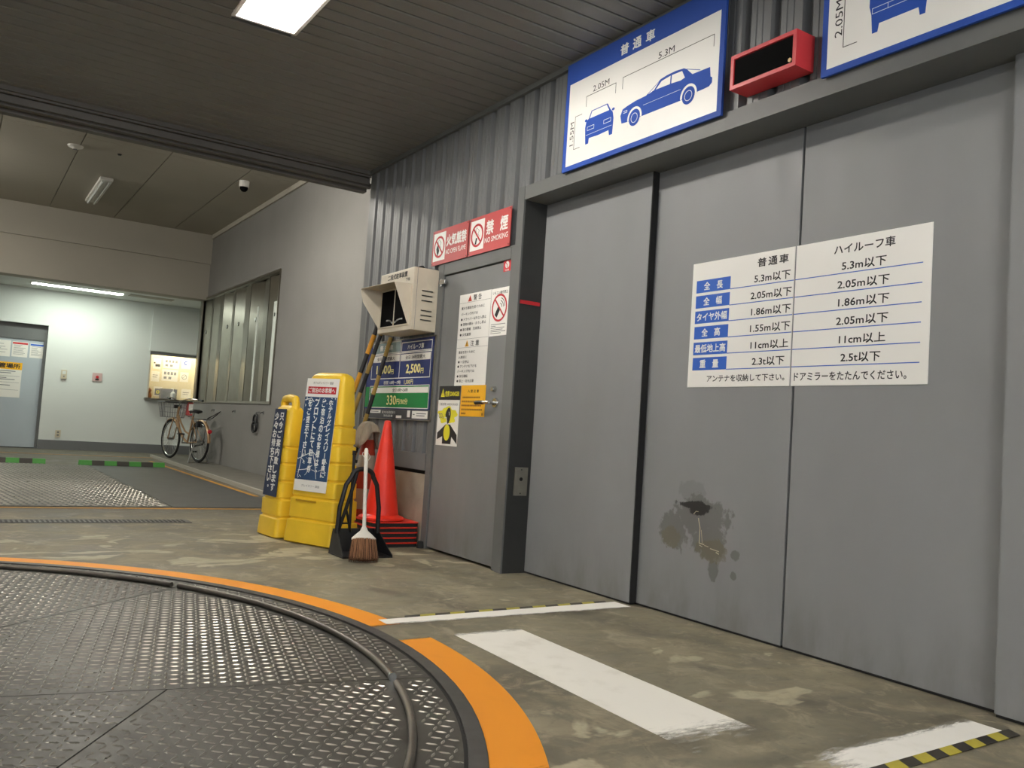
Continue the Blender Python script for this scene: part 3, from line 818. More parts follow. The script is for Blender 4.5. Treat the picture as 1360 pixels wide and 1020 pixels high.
r = thing('smoke_detector', 'round white smoke detector on the cream back bay ceiling', 'smoke detector', (1.08, 12.62, 4.28))
MB().lathe([(0, 4.235), (.03, 4.235), (.045, 4.25), (.09, 4.262), (.10, 4.28)], 1.08, 12.62, 20).build('housing', M_LAMPW, r, True)
MB().disc(1.08, 12.62, .028, 4.230, 4.236, n=14).build('sensor_cap', M_GREYP, r)
r = thing('dome_camera', 'white dome security camera with dark lens on the back bay ceiling', 'security camera', (3.29, 12.6, 4.28))
MB().lathe([(.0, 4.19), (.068, 4.19), (.072, 4.2), (.072, 4.28)], 3.29, 12.6, 20).build('mount', M_LAMPW, r, True)
MB().lathe([(0, 4.125), (.03, 4.13), (.052, 4.155), (.058, 4.19)], 3.29, 12.6, 20).build('dome', M_GLASSB, r, True)
tag(MB().lathe([(0, 4.262), (.02, 4.262), (.03, 4.28)], 1.61, 12.57, 10).build('ceiling_sensor', M_BLACK, None, True), 'tiny black sensor on the cream ceiling beside the unlit fixture', 'sensor')

# ================================================================== SIGNS ON THE RIGHT WALL
def board(name, label, cat, fr, w, h, m_, th=.006, parentless=None, group=None, border=None):
    r = thing(name, label, cat, fr.p(w / 2, 0, 0), group)
    MB().box(0, w, 0, h, -th, 0, fr).build('sign_board', m_, r)
    return r
LT = .0006
# car size sign 1
F1 = wallfr(2.95, 4.26, 2.48)
r = board('car_size_sign', 'blue and white sign with a saloon car seen from front and side', 'sign', F1, 1.29, .66, M_BLUE, .012)
# the board was measured as (0.09..1.366, -.02..63)
r.location = F1.p(.73, 0, 0)
for ch in list(r.children): bpy.data.objects.remove(ch)
MB().box(.088, 1.366, -.022, .637, -.014, 0, F1).build('sign_board', M_BLUE, r)
MB().box(.122, 1.336, .006, .508, 0, LT, F1).build('white_panel', M_WBOARD, r)
Lc = 2 * LT
body = [(0.626, 0.137), (0.613, 0.182), (0.629, 0.215), (0.665, 0.223), (0.737, 0.233), (0.817, 0.236), (0.875, 0.264), (0.927, 0.292), (0.973, 0.298), (1.038, 0.300), (1.098, 0.294), (1.118, 0.283), (1.16, 0.244), (1.28, 0.241), (1.286, 0.192), (1.298, 0.183), (1.297, 0.159), (1.279, 0.145), (1.25, 0.143), (1.198, 0.142), (1.082, 0.131), (0.79, 0.133), (0.67, 0.133)]
cs = MB().prism(body, LT, Lc, F1).build('car_side_silhouette', M_BLUEC, r)
w_ = MB().prism([(0.893, 0.246), (0.936, 0.279), (1.002, 0.286), (1.000, .243)], Lc, 3 * LT, F1)
w_.prism([(1.010, .243), (1.012, .286), (1.085, 0.284), (1.108, 0.243), (1.078, 0.237)], Lc, 3 * LT, F1)
w_.prism([(0.835, 0.239), (0.88, 0.262), (0.915, 0.281), (0.878, 0.246)], Lc, 3 * LT, F1)
w_.ring(.733, .143, .045, .058, Lc, 3 * LT, F1, 30, -10, 190); w_.ring(1.14, .142, .045, .058, Lc, 3 * LT, F1, 30, -10, 190)
w_.line([(.60, .113), (.665, .113)], .03, Lc, 3 * LT, F1)
w_.line([(.64, .19), (.668, .19), (.668, .20), (.64, .20)], .003, Lc, 3 * LT, F1)
w_.line([(.80, .19), (1.08, .19)], .0015, Lc, 3 * LT, F1)
w_.build('window_shapes', M_WBOARD, cs, kind='stuff')
wh = MB()
for cx in (.733, 1.14): wh.disc(cx, .14, .044, 3 * LT, 4 * LT, F1, 28)
wh.build('wheel_shapes', M_BLUEC, cs, kind='stuff')
wr_ = MB()
for cx in (.733, 1.14): wr_.ring(cx, .14, .024, .027, 4 * LT, 5 * LT, F1, 24)
wr_.build('wheel_rings', M_WBOARD, cs, kind='stuff')
MB().line([(1.118, .283), (1.212, .249)], .003, LT, Lc, F1).build('rear_glass_line', M_BLUEC, r)
front = [(0.306, 0.099), (0.296, 0.198), (0.303, 0.232), (0.327, 0.249), (0.348, 0.289), (0.494, 0.289), (0.521, 0.249), (0.543, 0.228), (0.553, 0.19), (0.549, 0.099), (0.522, 0.099), (0.515, 0.130), (0.424, 0.126), (0.337, 0.130), (0.333, 0.099)]
cf_ = MB().prism(front, LT, Lc, F1).build('car_front_silhouette', M_BLUEC, r)
w_ = MB().prism([(0.337, 0.246), (0.356, 0.283), (0.487, 0.283), (0.511, 0.246)], Lc, 3 * LT, F1)
for a in (.317, .468): w_.line([(a, .178), (a + .062, .178), (a + .062, .199), (a, .199), (a, .178)], .003, Lc, 3 * LT, F1)
w_.line([(.31, .152), (.54, .152)], .002, Lc, 3 * LT, F1)
w_.build('front_details', M_WBOARD, cf_, kind='stuff')
mb = MB().disc(.301, .242, .012, LT, Lc, F1, 12, .008); mb.disc(.547, .242, .012, LT, Lc, F1, 12, .008); mb.disc(.873, .238, .010, LT * 3, Lc * 2, F1, 12, .008)
mb.build('mirror_shapes', M_BLUEC, cf_, kind='stuff')
mb = MB().line([(0.257, 0.294), (0.194, 0.294), (0.194, 0.097), (0.251, 0.097)], .003, LT, Lc, F1)
mb.line([(0.293, 0.329), (0.293, 0.388), (0.558, 0.388), (0.558, 0.330)], .003, LT, Lc, F1)
mb.line([(0.617, 0.335), (0.617, 0.399), (1.298, 0.399), (1.298, 0.340)], .003, LT, Lc, F1)
mb.build('dimension_lines', M_BLACKP, r, kind='stuff')
lettering([('2.05M', (.351, .399, .497, .434)), ('5.3M', (.90, .408, 1.02, .443)), ('1.55M', (.150, .125, .185, .268), 0, 90)], F1, M_BLACKP, r, Lc)
lettering([('普', (.583, .533, .649, .592)), ('通', (.687, .533, .753, .592)), ('車', (.793, .533, .860, .592))], F1, M_WPRINT, r, LT, bold=.022)

# car size sign 2 (cut by the frame)
F2 = wallfr(2.95, 2.33, 2.48)
r = thing('car_size_sign', 'blue and white sign with a tall van seen from the front', 'sign', F2.p(.64, 0, 0))
MB().box(0, 1.28, -.022, .637, -.014, 0, F2).build('sign_board', M_BLUE, r)
MB().box(.028, 1.25, .006, .508, 0, LT, F2).build('white_panel', M_WBOARD, r)
van = MB().prism([(.225, .38), (.222, .20), (.232, .162), (.238, .085), (.262, .085), (.268, .118), (.435, .118), (.441, .085), (.463, .085), (.470, .162), (.478, .20), (.475, .38), (.45, .40), (.25, .40)], LT, Lc, F2).build('van_front_silhouette', M_BLUEC, r)
mb = MB()
mb.line([(.236, .166), (.464, .166), (.464, .188), (.236, .188), (.236, .166)], .002, Lc, 3 * LT, F2)
mb.line([(.305, .166), (.305, .188)], .002, Lc, 3 * LT, F2); mb.line([(.395, .166), (.395, .188)], .002, Lc, 3 * LT, F2)
mb.prism([(.245, .26), (.255, .375), (.445, .375), (.455, .26)], Lc, 3 * LT, F2)
mb.build('front_details', M_WBOARD, van, kind='stuff')
MB().line([(.169, .40), (.105, .40), (.105, .076), (.169, .076)], .003, LT, Lc, F2).build('dimension_lines', M_BLACKP, r, kind='stuff')
lettering([('2.05M', (.062, .128, .098, .288), 0, 90)], F2, M_BLACKP, r, Lc)

# red framed display box
r = thing('red_display_box', 'red framed black display panel between the two blue signs', 'display', (2.94, 2.59, 2.52))
MB().box(2.885, 2.995, 2.405, 2.775, 2.52, 2.68).build('housing', M_REDB, r)
f_ = wallfr(2.885, 2.775, 2.52)
mb = MB()
for a in ((0, .37, 0, .018), (0, .37, .142, .16), (0, .018, .018, .142), (.352, .37, .018, .142)): mb.box(a[0], a[1], a[2], a[3], 0, .008, f_)
mb.build('raised_rim', M_REDB, r)
MB().box(.02, .35, .02, .14, 0, .0015, f_).build('display_glass', M_GLASSB, r)
MB().disc(.336, .034, .009, .0015, .006, f_, 14).build('sensor_dot', mat('amber_dot', '#f0c890', .3), r)

# limits table on the doors : split by the door gap
F3 = wallfr(XD - .003, 3.25, 1.17)
r = thing('vehicle_limits_sign', 'large white table of vehicle size limits across two door leaves', 'sign', F3.p(.64, 0, 0))
for (a, b) in ((-.023, .628), (.637, 1.296)):
    s_ = MB().box(a, b, .010, .657, -.003, 0, F3).build('sign_half', M_WBOARD, r)
for k, b in enumerate((.499, .419, .339, .258, .176, .097)):
    MB().box(.008, .2405, b, b + .065, 0, LT, F3).build('label_block', M_LBLUE, r)
mb = MB()
for b in (.499, .418, .339, .258, .177, .097):
    mb.box(.2405, .628, b - .0015, b + .0025, 0, LT, F3); mb.box(.637, 1.259, b - .0015, b + .0025, 0, LT, F3)
mb.build('ruled_lines', M_LBLUE, r, kind='stuff')
A_ = [('普', (.411, .588, .462, .629), .016), ('通', (.476, .588, .527, .629), .016), ('車', (.541, .588, .592, .629), .016), ('ハイルーフ車', (.841, .586, 1.134, .628), .012)]
va = ['5.3m以下', '2.05m以下', '1.86m以下', '1.55m以下', '11cm以上', '2.3t以下']; vb = ['5.3m以下', '2.05m以下', '1.86m以下', '2.05m以下', '11cm以上', '2.5t以下']
ra = [(.394, .607), (.376, .618), (.384, .618), (.382, .618), (.390, .613), (.404, .594)]; rb = [(.883, 1.096), (.865, 1.113), (.872, 1.115), (.866, 1.114), (.884, 1.105), (.896, 1.085)]
for k, b in enumerate((.511, .430, .351, .270, .189, .110)):
    A_.append((va[k], (ra[k][0], b, ra[k][1], b + .041))); A_.append((vb[k], (rb[k][0], b, rb[k][1], b + .041)))
A_ += [('アンテナを収納して下さい。', (.114, .036, .600, .070)), ('ドアミラーをたたんでください。', (.655, .033, 1.206, .070))]
lettering(A_, F3, M_BLACKP, r, LT, bold=.010)
lb = [('全　長', .062, .190), ('全　幅', .064, .189), ('タイヤ外幅', .022, .228), ('全　高', .062, .187), ('最低地上高', .020, .228), ('重　量', .060, .187)]
lettering([(s_, (a, b_ + .012, c_, b_ + .053), .018) for (s_, a, c_), b_ in zip(lb, (.499, .419, .339, .258, .176, .097))], F3, M_WPRINT, r, 2 * LT)

# red fire / smoking signs over the service door
def red_sign(Y0, w, z0, h, label, jp, en, kind, gap):
    f = wallfr(2.975, Y0, z0)
    r = thing('prohibition_sign', label, 'sign', f.p(w / 2, 0, 0))
    MB().box(0, w, 0, h, -.006, 0, f).build('sign_board', M_REDS, r)
    MB().box(.02, .205, .03, h - .022, 0, LT, f).build('pictogram_panel', M_WBOARD, r)
    cx, cy = .1125, h / 2 + .002
    mb = MB()
    if kind == 'flame':
        mb.prism([(cx - .035, cy - .045), (cx - .045, cy - .01), (cx - .02, cy + .03), (cx - .012, cy - .002), (cx + .002, cy - .03), (cx - .012, cy - .055)], LT, Lc, f)
        mb.box(cx - .03, cx - .015, cy - .07, cy - .045, LT, Lc, f)
    else:
        mb.prism([(cx - .028, cy - .062), (cx - .008, cy - .062), (cx + .004, cy - .02), (cx - .014, cy - .016)], LT, Lc, f)
    mb.build('pictogram', M_BLACKP, r)
    mb = MB().line([(cx + .0, cy + .05), (cx + .025, cy + .03), (cx + .01, cy + .01), (cx + .03, cy - .01)], .003, LT, Lc, f)
    mb.line([(cx - .015, cy + .02), (cx - .022, cy + .045), (cx - .005, cy + .06)], .003, LT, Lc, f)
    mb.build('smoke_lines', M_GREYP, r, kind='stuff')
    mb = MB().ring(cx, cy, .067, .083, Lc, 3 * LT, f, 36)
    mb.line([(cx - .054, cy + .054), (cx + .054, cy - .054)], .014, Lc, 3 * LT, f)
    mb.build('prohibition_ring', M_REDP, r)
    lettering([(jp[0], (.225, h * .46, .515, h * .46 + .085), .022)] if len(jp) == 1 else [(jp[0], (.235, h * .45, .325, h * .45 + .095), .022), (jp[1], (.415, h * .45, .505, h * .45 + .095), .022)], f, M_WPRINT, r, LT)
    lettering([(en, (.22, .062, .515, .098), .01)], f, M_WPRINT, r, LT)
    mb = MB()
    for (a, b) in ((.012, .012), (w - .012, .012), (.012, h - .012), (w - .012, h - .012)): mb.disc(a, b, .004, 0, .002, f, 8)
    mb.build('fixing_screws', M_BLACKP, r, kind='stuff')
red_sign(5.85, .54, 2.11, .265, 'red no open flame sign above the hinge side of service door', ['火気厳禁'], 'NO OPEN FLAME', 'flame', 0)
red_sign(5.292, .54, 2.11, .265, 'red no smoking sign above the handle side of service door', ['禁', '煙'], 'NO SMOKING', 'smoke', 0)

# notices on the service door (frame origin 3.0-, 5.65, 1.19)
XN = 2.9975
FN = wallfr(XN, 5.65, 1.19)
r = thing('warning_notice', 'tall white notice with warning and caution lists on service door', 'notice', FN.p(.46, 0, 0))
MB().box(.248, .677, .003, .656, 0, .001, FN).build('sheet', M_WBOARD, r)
lettering([('警', (.444, .603, .490, .643)), ('告', (.510, .603, .552, .643)), ('注', (.444, .282, .488, .320)), ('意', (.512, .282, .556, .320)),
           ('重大な事故を防ぐために', (.283, .545, .600, .566)), ('パーキング内では', (.285, .503, .515, .523)), ('● ドライバー以外立入禁止', (.285, .465, .632, .486)), ('● 荷物の積み・おろし禁止', (.285, .429, .632, .450)),
           ('● 車の整備　洗車禁止', (.283, .392, .576, .413)), ('● 火気厳禁', (.283, .355, .438, .376)),
           ('事故を防ぐために', (.283, .231, .510, .251)), ('入庫前に', (.285, .196, .400, .216)), ('● 一旦停止', (.283, .162, .438, .182)), ('● アンテナを下げる', (.280, .130, .543, .150)),
           ('パーキング内では', (.280, .096, .518, .116)), ('● 徐行運転', (.280, .061, .431, .081)), ('● 頭上・足元注意', (.280, .027, .519, .047))], FN, M_BLACKP, r, .0016, bold=.008)
mb = MB()
for b in (.594, .3335, .273): mb.box(.252, .674, b - .0008, b + .0008, .001, .0016, FN)
mb.build('ruled_lines', M_GREYP, r, kind='stuff')
MB().prism([(.368, .600), (.420, .600), (.394, .645)], .001, .0016, FN).build('warning_triangle', mat('tri_red', '#d8452a', .5), r)
MB().prism([(.366, .280), (.418, .280), (.392, .325)], .001, .0016, FN).build('caution_triangle', M_YSIGN, r)
lettering([('!', (.391, .606, .397, .630), .02), ('!', (.389, .286, .395, .310), .02)], FN, M_BLACKP, r, .0022)
r = thing('remote_control_notice', 'white notice with struck-out remote control in red ring', 'notice', FN.p(.795, .332, 0))
MB().box(.682, .908, .332, .654, 0, .001, FN).build('sheet', M_WBOARD, r)
lettering([('リモコン操作禁止', (.700, .612, .890, .634))], FN, M_BLACKP, r, .0016, bold=.006)
cx, cy = .794, .520
mb = MB().prism([(cx - .055, cy - .045), (cx - .028, cy - .065), (cx + .010, cy - .012), (cx - .018, cy + .008)], .001, .0016, FN)
for k, rr in enumerate((.028, .046, .064)): mb.ring(cx + .0, cy - .0, rr, rr + .005, .001, .0016, FN, 12, 5, 75)
mb.build('pictogram', M_BLACKP, r)
mb = MB().ring(cx, cy, .080, .094, .0016, .0022, FN, 40); mb.line([(cx - .060, cy + .060), (cx + .060, cy - .060)], .012, .0016, .0022, FN)
mb.build('prohibition_ring', M_REDP, r)
mb = MB()
for k, (a, b) in enumerate(((.70, .88), (.70, .76), (.70, .87), (.70, .85), (.70, .885), (.70, .83))): mb.box(a, b, .408 - k * .012, .412 - k * .012, .001, .0016, FN)
mb.build('small_print', M_GREYP, r, kind='stuff')
FE = wallfr(XN, 5.65, .76)
r = thing('carbon_dioxide_warning', 'black, white and yellow danger notice with a choking figure', 'notice', FE.p(.19, 0, 0))
MB().box(.030, .345, .003, .332, 0, .001, FE).build('sheet', M_WBOARD, r)
MB().box(.034, .345, .332, .434, 0, .001, FE).build('black_header', M_BLACKP, r)
lettering([('危険 DANGER', (.128, .358, .335, .398), .02)], FE, M_LEMON, r, .0016)
mb = MB().prism([(.062, .355), (.122, .355), (.092, .415)], .001, .0016, FE).build('warning_triangle', M_LEMON, r)
lettering([('!', (.089, .362, .095, .395), .02)], FE, M_BLACKP, r, .0022)
lettering([('二酸化炭素 CARBON DIOXIDE', (.050, .292, .325, .312), .004)], FE, M_GREYP, r, .0016)
import random as _r
cl = []
for k in range(44):
    a_ = 2 * pi * k / 44; rr = 1 + .12 * sin(5 * a_) + .08 * cos(9 * a_)
    cl.append((.182 + .135 * rr * cos(a_), .222 + .058 * rr * sin(a_)))
MB().prism(cl, .001, .0016, FE).build('gas_cloud', M_LEMON, r)
lettering([('CO₂', (.052, .195, .125, .235), .01)], FE, M_GREYP, r, .0022)
mb = MB().prism([(.205, .278), (.222, .265), (.231, .226), (.222, .19), (.205, .165), (.188, .160), (.183, .185), (.165, .20), (.152, .225), (.163, .25), (.183, .272)], .0016, .0022, FE)
mb.prism([(.165, .156), (.230, .157), (.335, .085), (.343, .020), (.260, .070), (.252, .018), (.128, .016), (.125, .070), (.046, .044), (.046, .093)], .0016, .0022, FE)
mb.build('figure', M_BLACKP, r)
mb = MB().disc(.188, .098, .046, .0022, .0028, FE, 24, .058)
mb.build('lung_oval', M_LEMON, r)
mb = MB().line([(.150, .205), (.172, .205), (.178, .175)], .008, .0022, .0028, FE); mb.line([(.205, .245), (.212, .225)], .006, .0022, .0028, FE)
mb.build('face_detail', M_WPRINT, r, kind='stuff')
r = thing('yellow_notice', 'plain yellow notice behind the lever handle of service door', 'notice', FE.p(.52, .219, 0))
MB().box(.358, .690, .219, .436, 0, .0012, FE).build('sheet', M_YSIGN, r)
lettering([('入 室 注 意', (.45, .385, .60, .405), .01)], FE, M_BLACKP, r, .0018)
mb = MB()
for k, (a, b) in enumerate(((.385, .62), (.375, .66), (.375, .65), (.375, .67), (.375, .45))):
    x_ = a
    while x_ < b - .01:
        l = .008 + (k * 7 + int(x_ * 1000)) % 5 * .003; mb.box(x_, min(x_ + l, b), .345 - k * .028, .357 - k * .028, .0012, .0018, FE); x_ += l + .004
mb.box(.655, .668, .228, .245, .0012, .0018, FE)
mb.build('small_print', mat('brown_print', '#8a5a14', .6), r)
r = thing('red_sticker', 'small red and white sticker in the upper corner of service door', 'sticker', FN.p(.855, .757, 0))
MB().box(.812, .903, .757, .845, 0, .001, FN).build('sheet', M_REDP, r)
MB().disc(.857, .801, .024, .001, .0016, FN, 18).build('white_disc', M_WPRINT, r)
MB().line([(.842, .815), (.857, .801), (.860, .780)], .006, .0016, .0022, FN).build('mark', M_REDP, r)
lettering([('火気', (.825, .829, .890, .842), .01), ('注意', (.835, .760, .880, .772), .01)], FN, M_WPRINT, r, .0016)

# price board ---------------------------------------------------------------
F4 = wallfr(2.985, 7.0, .93)
r = thing('price_board', 'glossy blue and green parking price board under the beige box', 'sign', F4.p(.66, 0, 0))
MB().box(.05, 1.300, .008, .642, -.012, 0, F4).build('sign_board', M_NAVY, r)
mb = MB()
for a in ((1.292, 1.304, .004, .646), (.046, .056, .004, .646), (.046, 1.304, .640, .648), (.046, 1.304, .002, .010)): mb.box(a[0], a[1], a[2], a[3], -.014, .006, F4)
mb.build('metal_edge', M_STAIN2, r)
MB().box(.06, 1.29, .012, .085, 0, LT, F4).build('footer_band', mat('footer_dark', '#3b3c40', .3), r)
MB().rbox(.163, .700, .548, .632, 0, LT, .015, F4).build('left_header', M_PGREY, r)
mb = MB().line([(.718, .545), (1.238, .545), (1.238, .617), (.718, .617), (.718, .545)], .007, 0, LT, F4)
mb.line([(.163, .545), (.700, .545), (.700, .635), (.163, .635), (.163, .545)], .006, LT, Lc, F4)
mb.line([(.160, .535), (1.240, .535)], .008, 0, LT, F4)
mb.line([(.155, .335), (1.232, .335)], .007, 0, LT, F4); mb.line([(.70, .54), (.70, .335)], .006, 0, LT, F4)
mb.line([(.155, .335), (.155, .54)], .006, 0, LT, F4); mb.line([(1.232, .335), (1.232, .54)], .006, 0, LT, F4)
mb.build('white_lines', M_WPRINT, r)
mb = MB().box(.182, .692, .473, .527, 0, LT, F4); mb.box(.712, 1.236, .470, .524, 0, LT, F4); mb.box(.178, 1.228, .216, .262, LT, Lc, F4)
mb.build('white_bands', M_WBOARD, r, kind='stuff')
MB().box(.165, 1.232, .272, .328, 0, LT, F4).build('night_row', M_NAVY2, r)
MB().box(.158, 1.236, .098, .270, 0, LT, F4).build('green_block', M_GREEN, r)
MB().box(.062, .140, .098, .270, 0, LT, F4).build('green_tab', M_GREEN, r)
MB().line([(.155, .096), (1.240, .096), (1.240, .274), (.155, .274), (.155, .096)], .006, LT, Lc, F4).build('pale_green_lines', M_WBOARD, r)
lettering([('2,500', (.825, .362, 1.070, .440), .02), ('円', (1.080, .366, 1.125, .405), .02), ('1,600', (.262, .366, .540, .444), .02), ('円', (.55, .370, .595, .409), .02), ('330', (.505, .120, .68, .196), .01), ('円/30分', (.69, .125, .89, .170), .01), ('1,500円', (.806, .282, .960, .320), .01)], F4, M_YTEXT, r, Lc)
lettering([('ハイルーフ車', (.826, .558, 1.106, .600), .015), ('普 通 車', (.30, .568, .55, .612), .015), ('夜間 18時～7時', (.42, .286, .74, .316), .01)], F4, M_WPRINT, r, Lc)
lettering([('全日 24時間最大', (.80, .482, 1.14, .512), .01), ('全日 24時間最大', (.26, .485, .60, .515), .01), ('全日 8時～24時', (.60, .224, .88, .254), .01)], F4, M_BLACKP, r, Lc)
mb = MB().box(.983, 1.245, .018, .076, LT, Lc, F4); mb.box(.18, .40, .050, .076, LT, Lc, F4); mb.box(.90, .95, .025, .078, LT, Lc, F4); mb.box(.70, .80, .016, .036, LT, Lc, F4)
mb.build('footer_labels', M_WBOARD, r, kind='stuff')
mb = MB()
for (a, b, z_) in ((1.06, 1.22, .052), (1.06, 1.20, .036), (1.0, 1.03, .045), (.21, .36, .060)): mb.box(a, b, z_, z_ + .007, Lc, 3 * LT, F4)
mb.build('footer_print', M_GREYP, r, kind='stuff')
lettering([('最大料金適用あり', (.43, .048, .68, .070)), ('予約駐車', (.46, .020, .64, .040))], F4, M_WPRINT, r, Lc)

# beige display box with hood -------------------------------------------------
r = thing('hooded_display_box', 'beige steel display box with hooded screen mounted beside service door', 'display box', (2.9, 6.03, 1.595))
MB().box(2.785, 2.995, 5.74, 6.335, 1.598, 2.068).build('housing', M_BEIGE, r, bevel=.006)
f_ = wallfr(2.785, 6.335, 1.598)       # a = 6.335 - y
lettering([('二段式駐車装置', (.135, .410, .480, .450), .02), ('下段', (.46, .372, .53, .398), .01)], f_, M_BLACKP, r, .001)
a0, a1, b0, b1 = .055, .545, .048, .325
MB().box(a0, a1, b0, b1, 0, .002, f_).build('screen', M_GLASSB, r)
mb = MB().box(a0 - .008, a1 + .008, b1, b1 + .010, 0, .006, f_)
mb.box(a0 - .008, a1 + .008, b0 - .010, b0, 0, .006, f_); mb.box(a0 - .010, a0, b0, b1, 0, .006, f_); mb.box(a1, a1 + .01, b0, b1, 0, .006, f_)
mb.box(.288, .300, b0, b1, 0, .005, f_)
mb.build('screen_frame', M_BEIGE, r)
def arcpts(cx, cy, rx, ry, s, e, n=8): return [(cx + rx * cos(radians(s + (e - s) * k / n)), cy + ry * sin(radians(s + (e - s) * k / n))) for k in range(n + 1)]
MB().line(arcpts(.18, b0 + .006, .095, .040, 25, 95), .011, .002, .004, f_).build('white_arc', M_WPRINT, r)
MB().line(arcpts(.42, b0 + .002, .115, .042, 80, 150), .011, .002, .004, f_).build('white_arc', M_WPRINT, r)
# hood : top plate and two triangular cheeks
hd = MB(); T_ = .003
def slab(P):
    n = (P[1] - P[0]).cross(P[2] - P[0]).normalized() * T_
    k = len(P); hd.add(list(P) + [p + n for p in P], [tuple(range(k))[::-1], tuple(range(k, 2 * k))] + [(i, (i + 1) % k, (i + 1) % k + k, i + k) for i in range(k)])
tp0 = f_.p(a0 - .03, b1 + .020, .0); tp1 = f_.p(a1 + .012, b1 + .020, .0); tf0 = f_.p(a0 - .06, b1 + .018, .165); tf1 = f_.p(a1 + .002, b1 + .018, .135)
slab([tp0, tp1, tf1, tf0])
slab([tp1, f_.p(a1 + .012, b0 - .012, 0), f_.p(a1 + .010, b0 + .0, .012), tf1])
slab([tp0, tf0, f_.p(a0 - .055, b0 + .19, .14), f_.p(a0 - .02, b0 - .005, .012), f_.p(a0 - .02, b0 - .012, 0)])
hd.build('hood', M_BEIGE, r)
fs_ = Fr((2.785, 5.74, 1.598), (1, 0, 0), (0, 0, 1))
lv_ = []
for z_ in (.306, .270, .232, .158, .122, .088): lv_.append(MB().rbox(.068, .166, z_ - .008, z_ + .008, 0, .004, .007, fs_).build('louvre', M_BEIGE, r)); MB().rbox(.072, .162, z_ - .010, z_ - .003, .0, .0046, .002, fs_).build('louvre_slot', M_DARK, lv_[-1])
MB().box(.028, .030, 0.005, .465, 0, .0012, fs_).build('cover_seam', M_GREYP, r)
mb = MB().tube([(2.90, 5.95, 2.068), (2.93, 5.96, 2.11), (2.97, 5.98, 2.125), (3.0, 5.99, 2.10), (3.02, 6.0, 2.03)], .009, 8)
mb.tube([(2.86, 6.12, 2.068), (2.88, 6.15, 2.095), (2.94, 6.20, 2.105), (2.99, 6.22, 2.08), (3.02, 6.23, 2.0)], .012, 8)
mb.build('cables', M_BLACK, r, True)

# ================================================================== CONES, BARS, STANDS
def cone(cx, cy, z0, h, r0, r1, label, mbody, group, bands=None, base='square', hb=.18):
    r = thing('traffic_cone', label, 'traffic cone', (cx, cy, z0), group)
    zb = z0 + .028
    if base == 'square':
        MB().rbox(cx - hb, cx + hb, cy - hb, cy + hb, z0 + .006, zb - .004, .03).build('base', mbody, r, bevel=.003)
        MB().rbox(cx - hb + .006, cx + hb - .006, cy - hb + .006, cy + hb - .006, z0, z0 + .006, .03).build('rubber_foot', M_RUBBER, r)
        MB().lathe([(r0 + .02, zb - .006), (r0, zb + .012)], cx, cy).build('collar', mbody, r, True)
    else:
        MB().lathe([(hb - .01, z0), (hb, z0 + .004), (hb, z0 + .018), (hb - .012, z0 + .026), (r0 + .01, z0 + .03), (r0, z0 + .04)], cx, cy, 36).build('base', mbody, r, True)
    prof = lambda a: r0 + (r1 - r0) * a
    segs = bands or [(0, 1, mbody)]
    for a, b, m_ in segs:
        P = [(prof(a), zb + (h - .03) * a), (prof(b), zb + (h - .03) * b)]
        if b == 1: P = P[:-1] + [(r1, zb + h - .045), (r1 - .004, zb + h - .034), (r1 * .55, zb + h - .030), (0, zb + h - .029)]
        MB().lathe(P, cx, cy, 28).build('cone_body' if m_ is mbody else 'white_band', m_, r, True)
    return r
CX, CY = 2.79, 5.935
pos = ['bottom', 'second from bottom', 'middle', 'second from top', 'top']
for k in range(5):
    cx, cy = CX + (-1) ** k * .004, CY + (k % 3) * .003
    z0 = .0 + k * .037
    r = thing('stacked_cone', f'black-footed red cone base, {pos[k]} of the five stacked under the red cone', 'traffic cone', (cx, cy, z0), 'stacked red cone bases')
    hb = .188
    MB().rbox(cx - hb + .004, cx + hb - .004, cy - hb + .004, cy + hb - .004, z0, z0 + .025, .03).build('rubber_weight', M_RUBBER, r)
    MB().rbox(cx - hb, cx + hb, cy - hb, cy + hb, z0 + .025, z0 + .034, .03).build('flange', M_CONE, r, bevel=.002)
    MB().lathe([(.135, z0 + .034), (.125, z0 + .0368), (.10, z0 + .0368)], cx, cy, 24).build('socket', M_CONE, r, True)
cone(2.745, 5.925, .185, .735, .128, .026, 'tall glossy red traffic cone standing on stacked cone bases', M_CONE, None, base='round', hb=.168)
cone(2.80, 6.385, 0, .90, .155, .024, 'old red and white banded traffic cone with a cloth on top', M_CONED, None,
     bands=[(0, .22, M_CONED), (.22, .40, M_CONEW), (.40, .56, M_CONED), (.56, .70, M_CONEW), (.70, .84, M_CONED), (.84, .93, M_CONEW), (.93, 1, M_CONED)], hb=.19)
# draped cloth over the banded cone
cb = MB(); N_ = 40; top = Vector((2.80, 6.385, .905)); rows = [(.0, .0), (.03, -.002), (.052, -.02), (.065, -.06), (.078, -.11), (.088, -.16), (.094, -.20)]
P = []
for i, (rr, dz) in enumerate(rows):
    for k in range(N_):
        a_ = 2 * pi * k / N_; fold = 1 + .22 * sin(5 * a_ + .6) * min(1, i / 3) + .10 * sin(9 * a_) * min(1, i / 4)
        ext = 1 + .18 * cos(a_ - 3.6)
        lenf = .75 + .35 * sin(2 * a_ + 1.0)
        P.append(top + Vector((rr * fold * ext * cos(a_), rr * fold * ext * sin(a_), dz * (lenf if i > 2 else 1))))
Fc = [(i * N_ + k, i * N_ + (k + 1) % N_, (i + 1) * N_ + (k + 1) % N_, (i + 1) * N_ + k) for i in range(len(rows) - 1) for k in range(N_)]
cb.add(P, Fc)
o = cb.build('cloth', M_CLOTH, None, True)
sm = o.modifiers.new('thickness', 'SOLIDIFY'); sm.thickness = .003; sm.offset = 1
tag(o, 'beige rag draped over the tip of the banded cone', 'cloth')
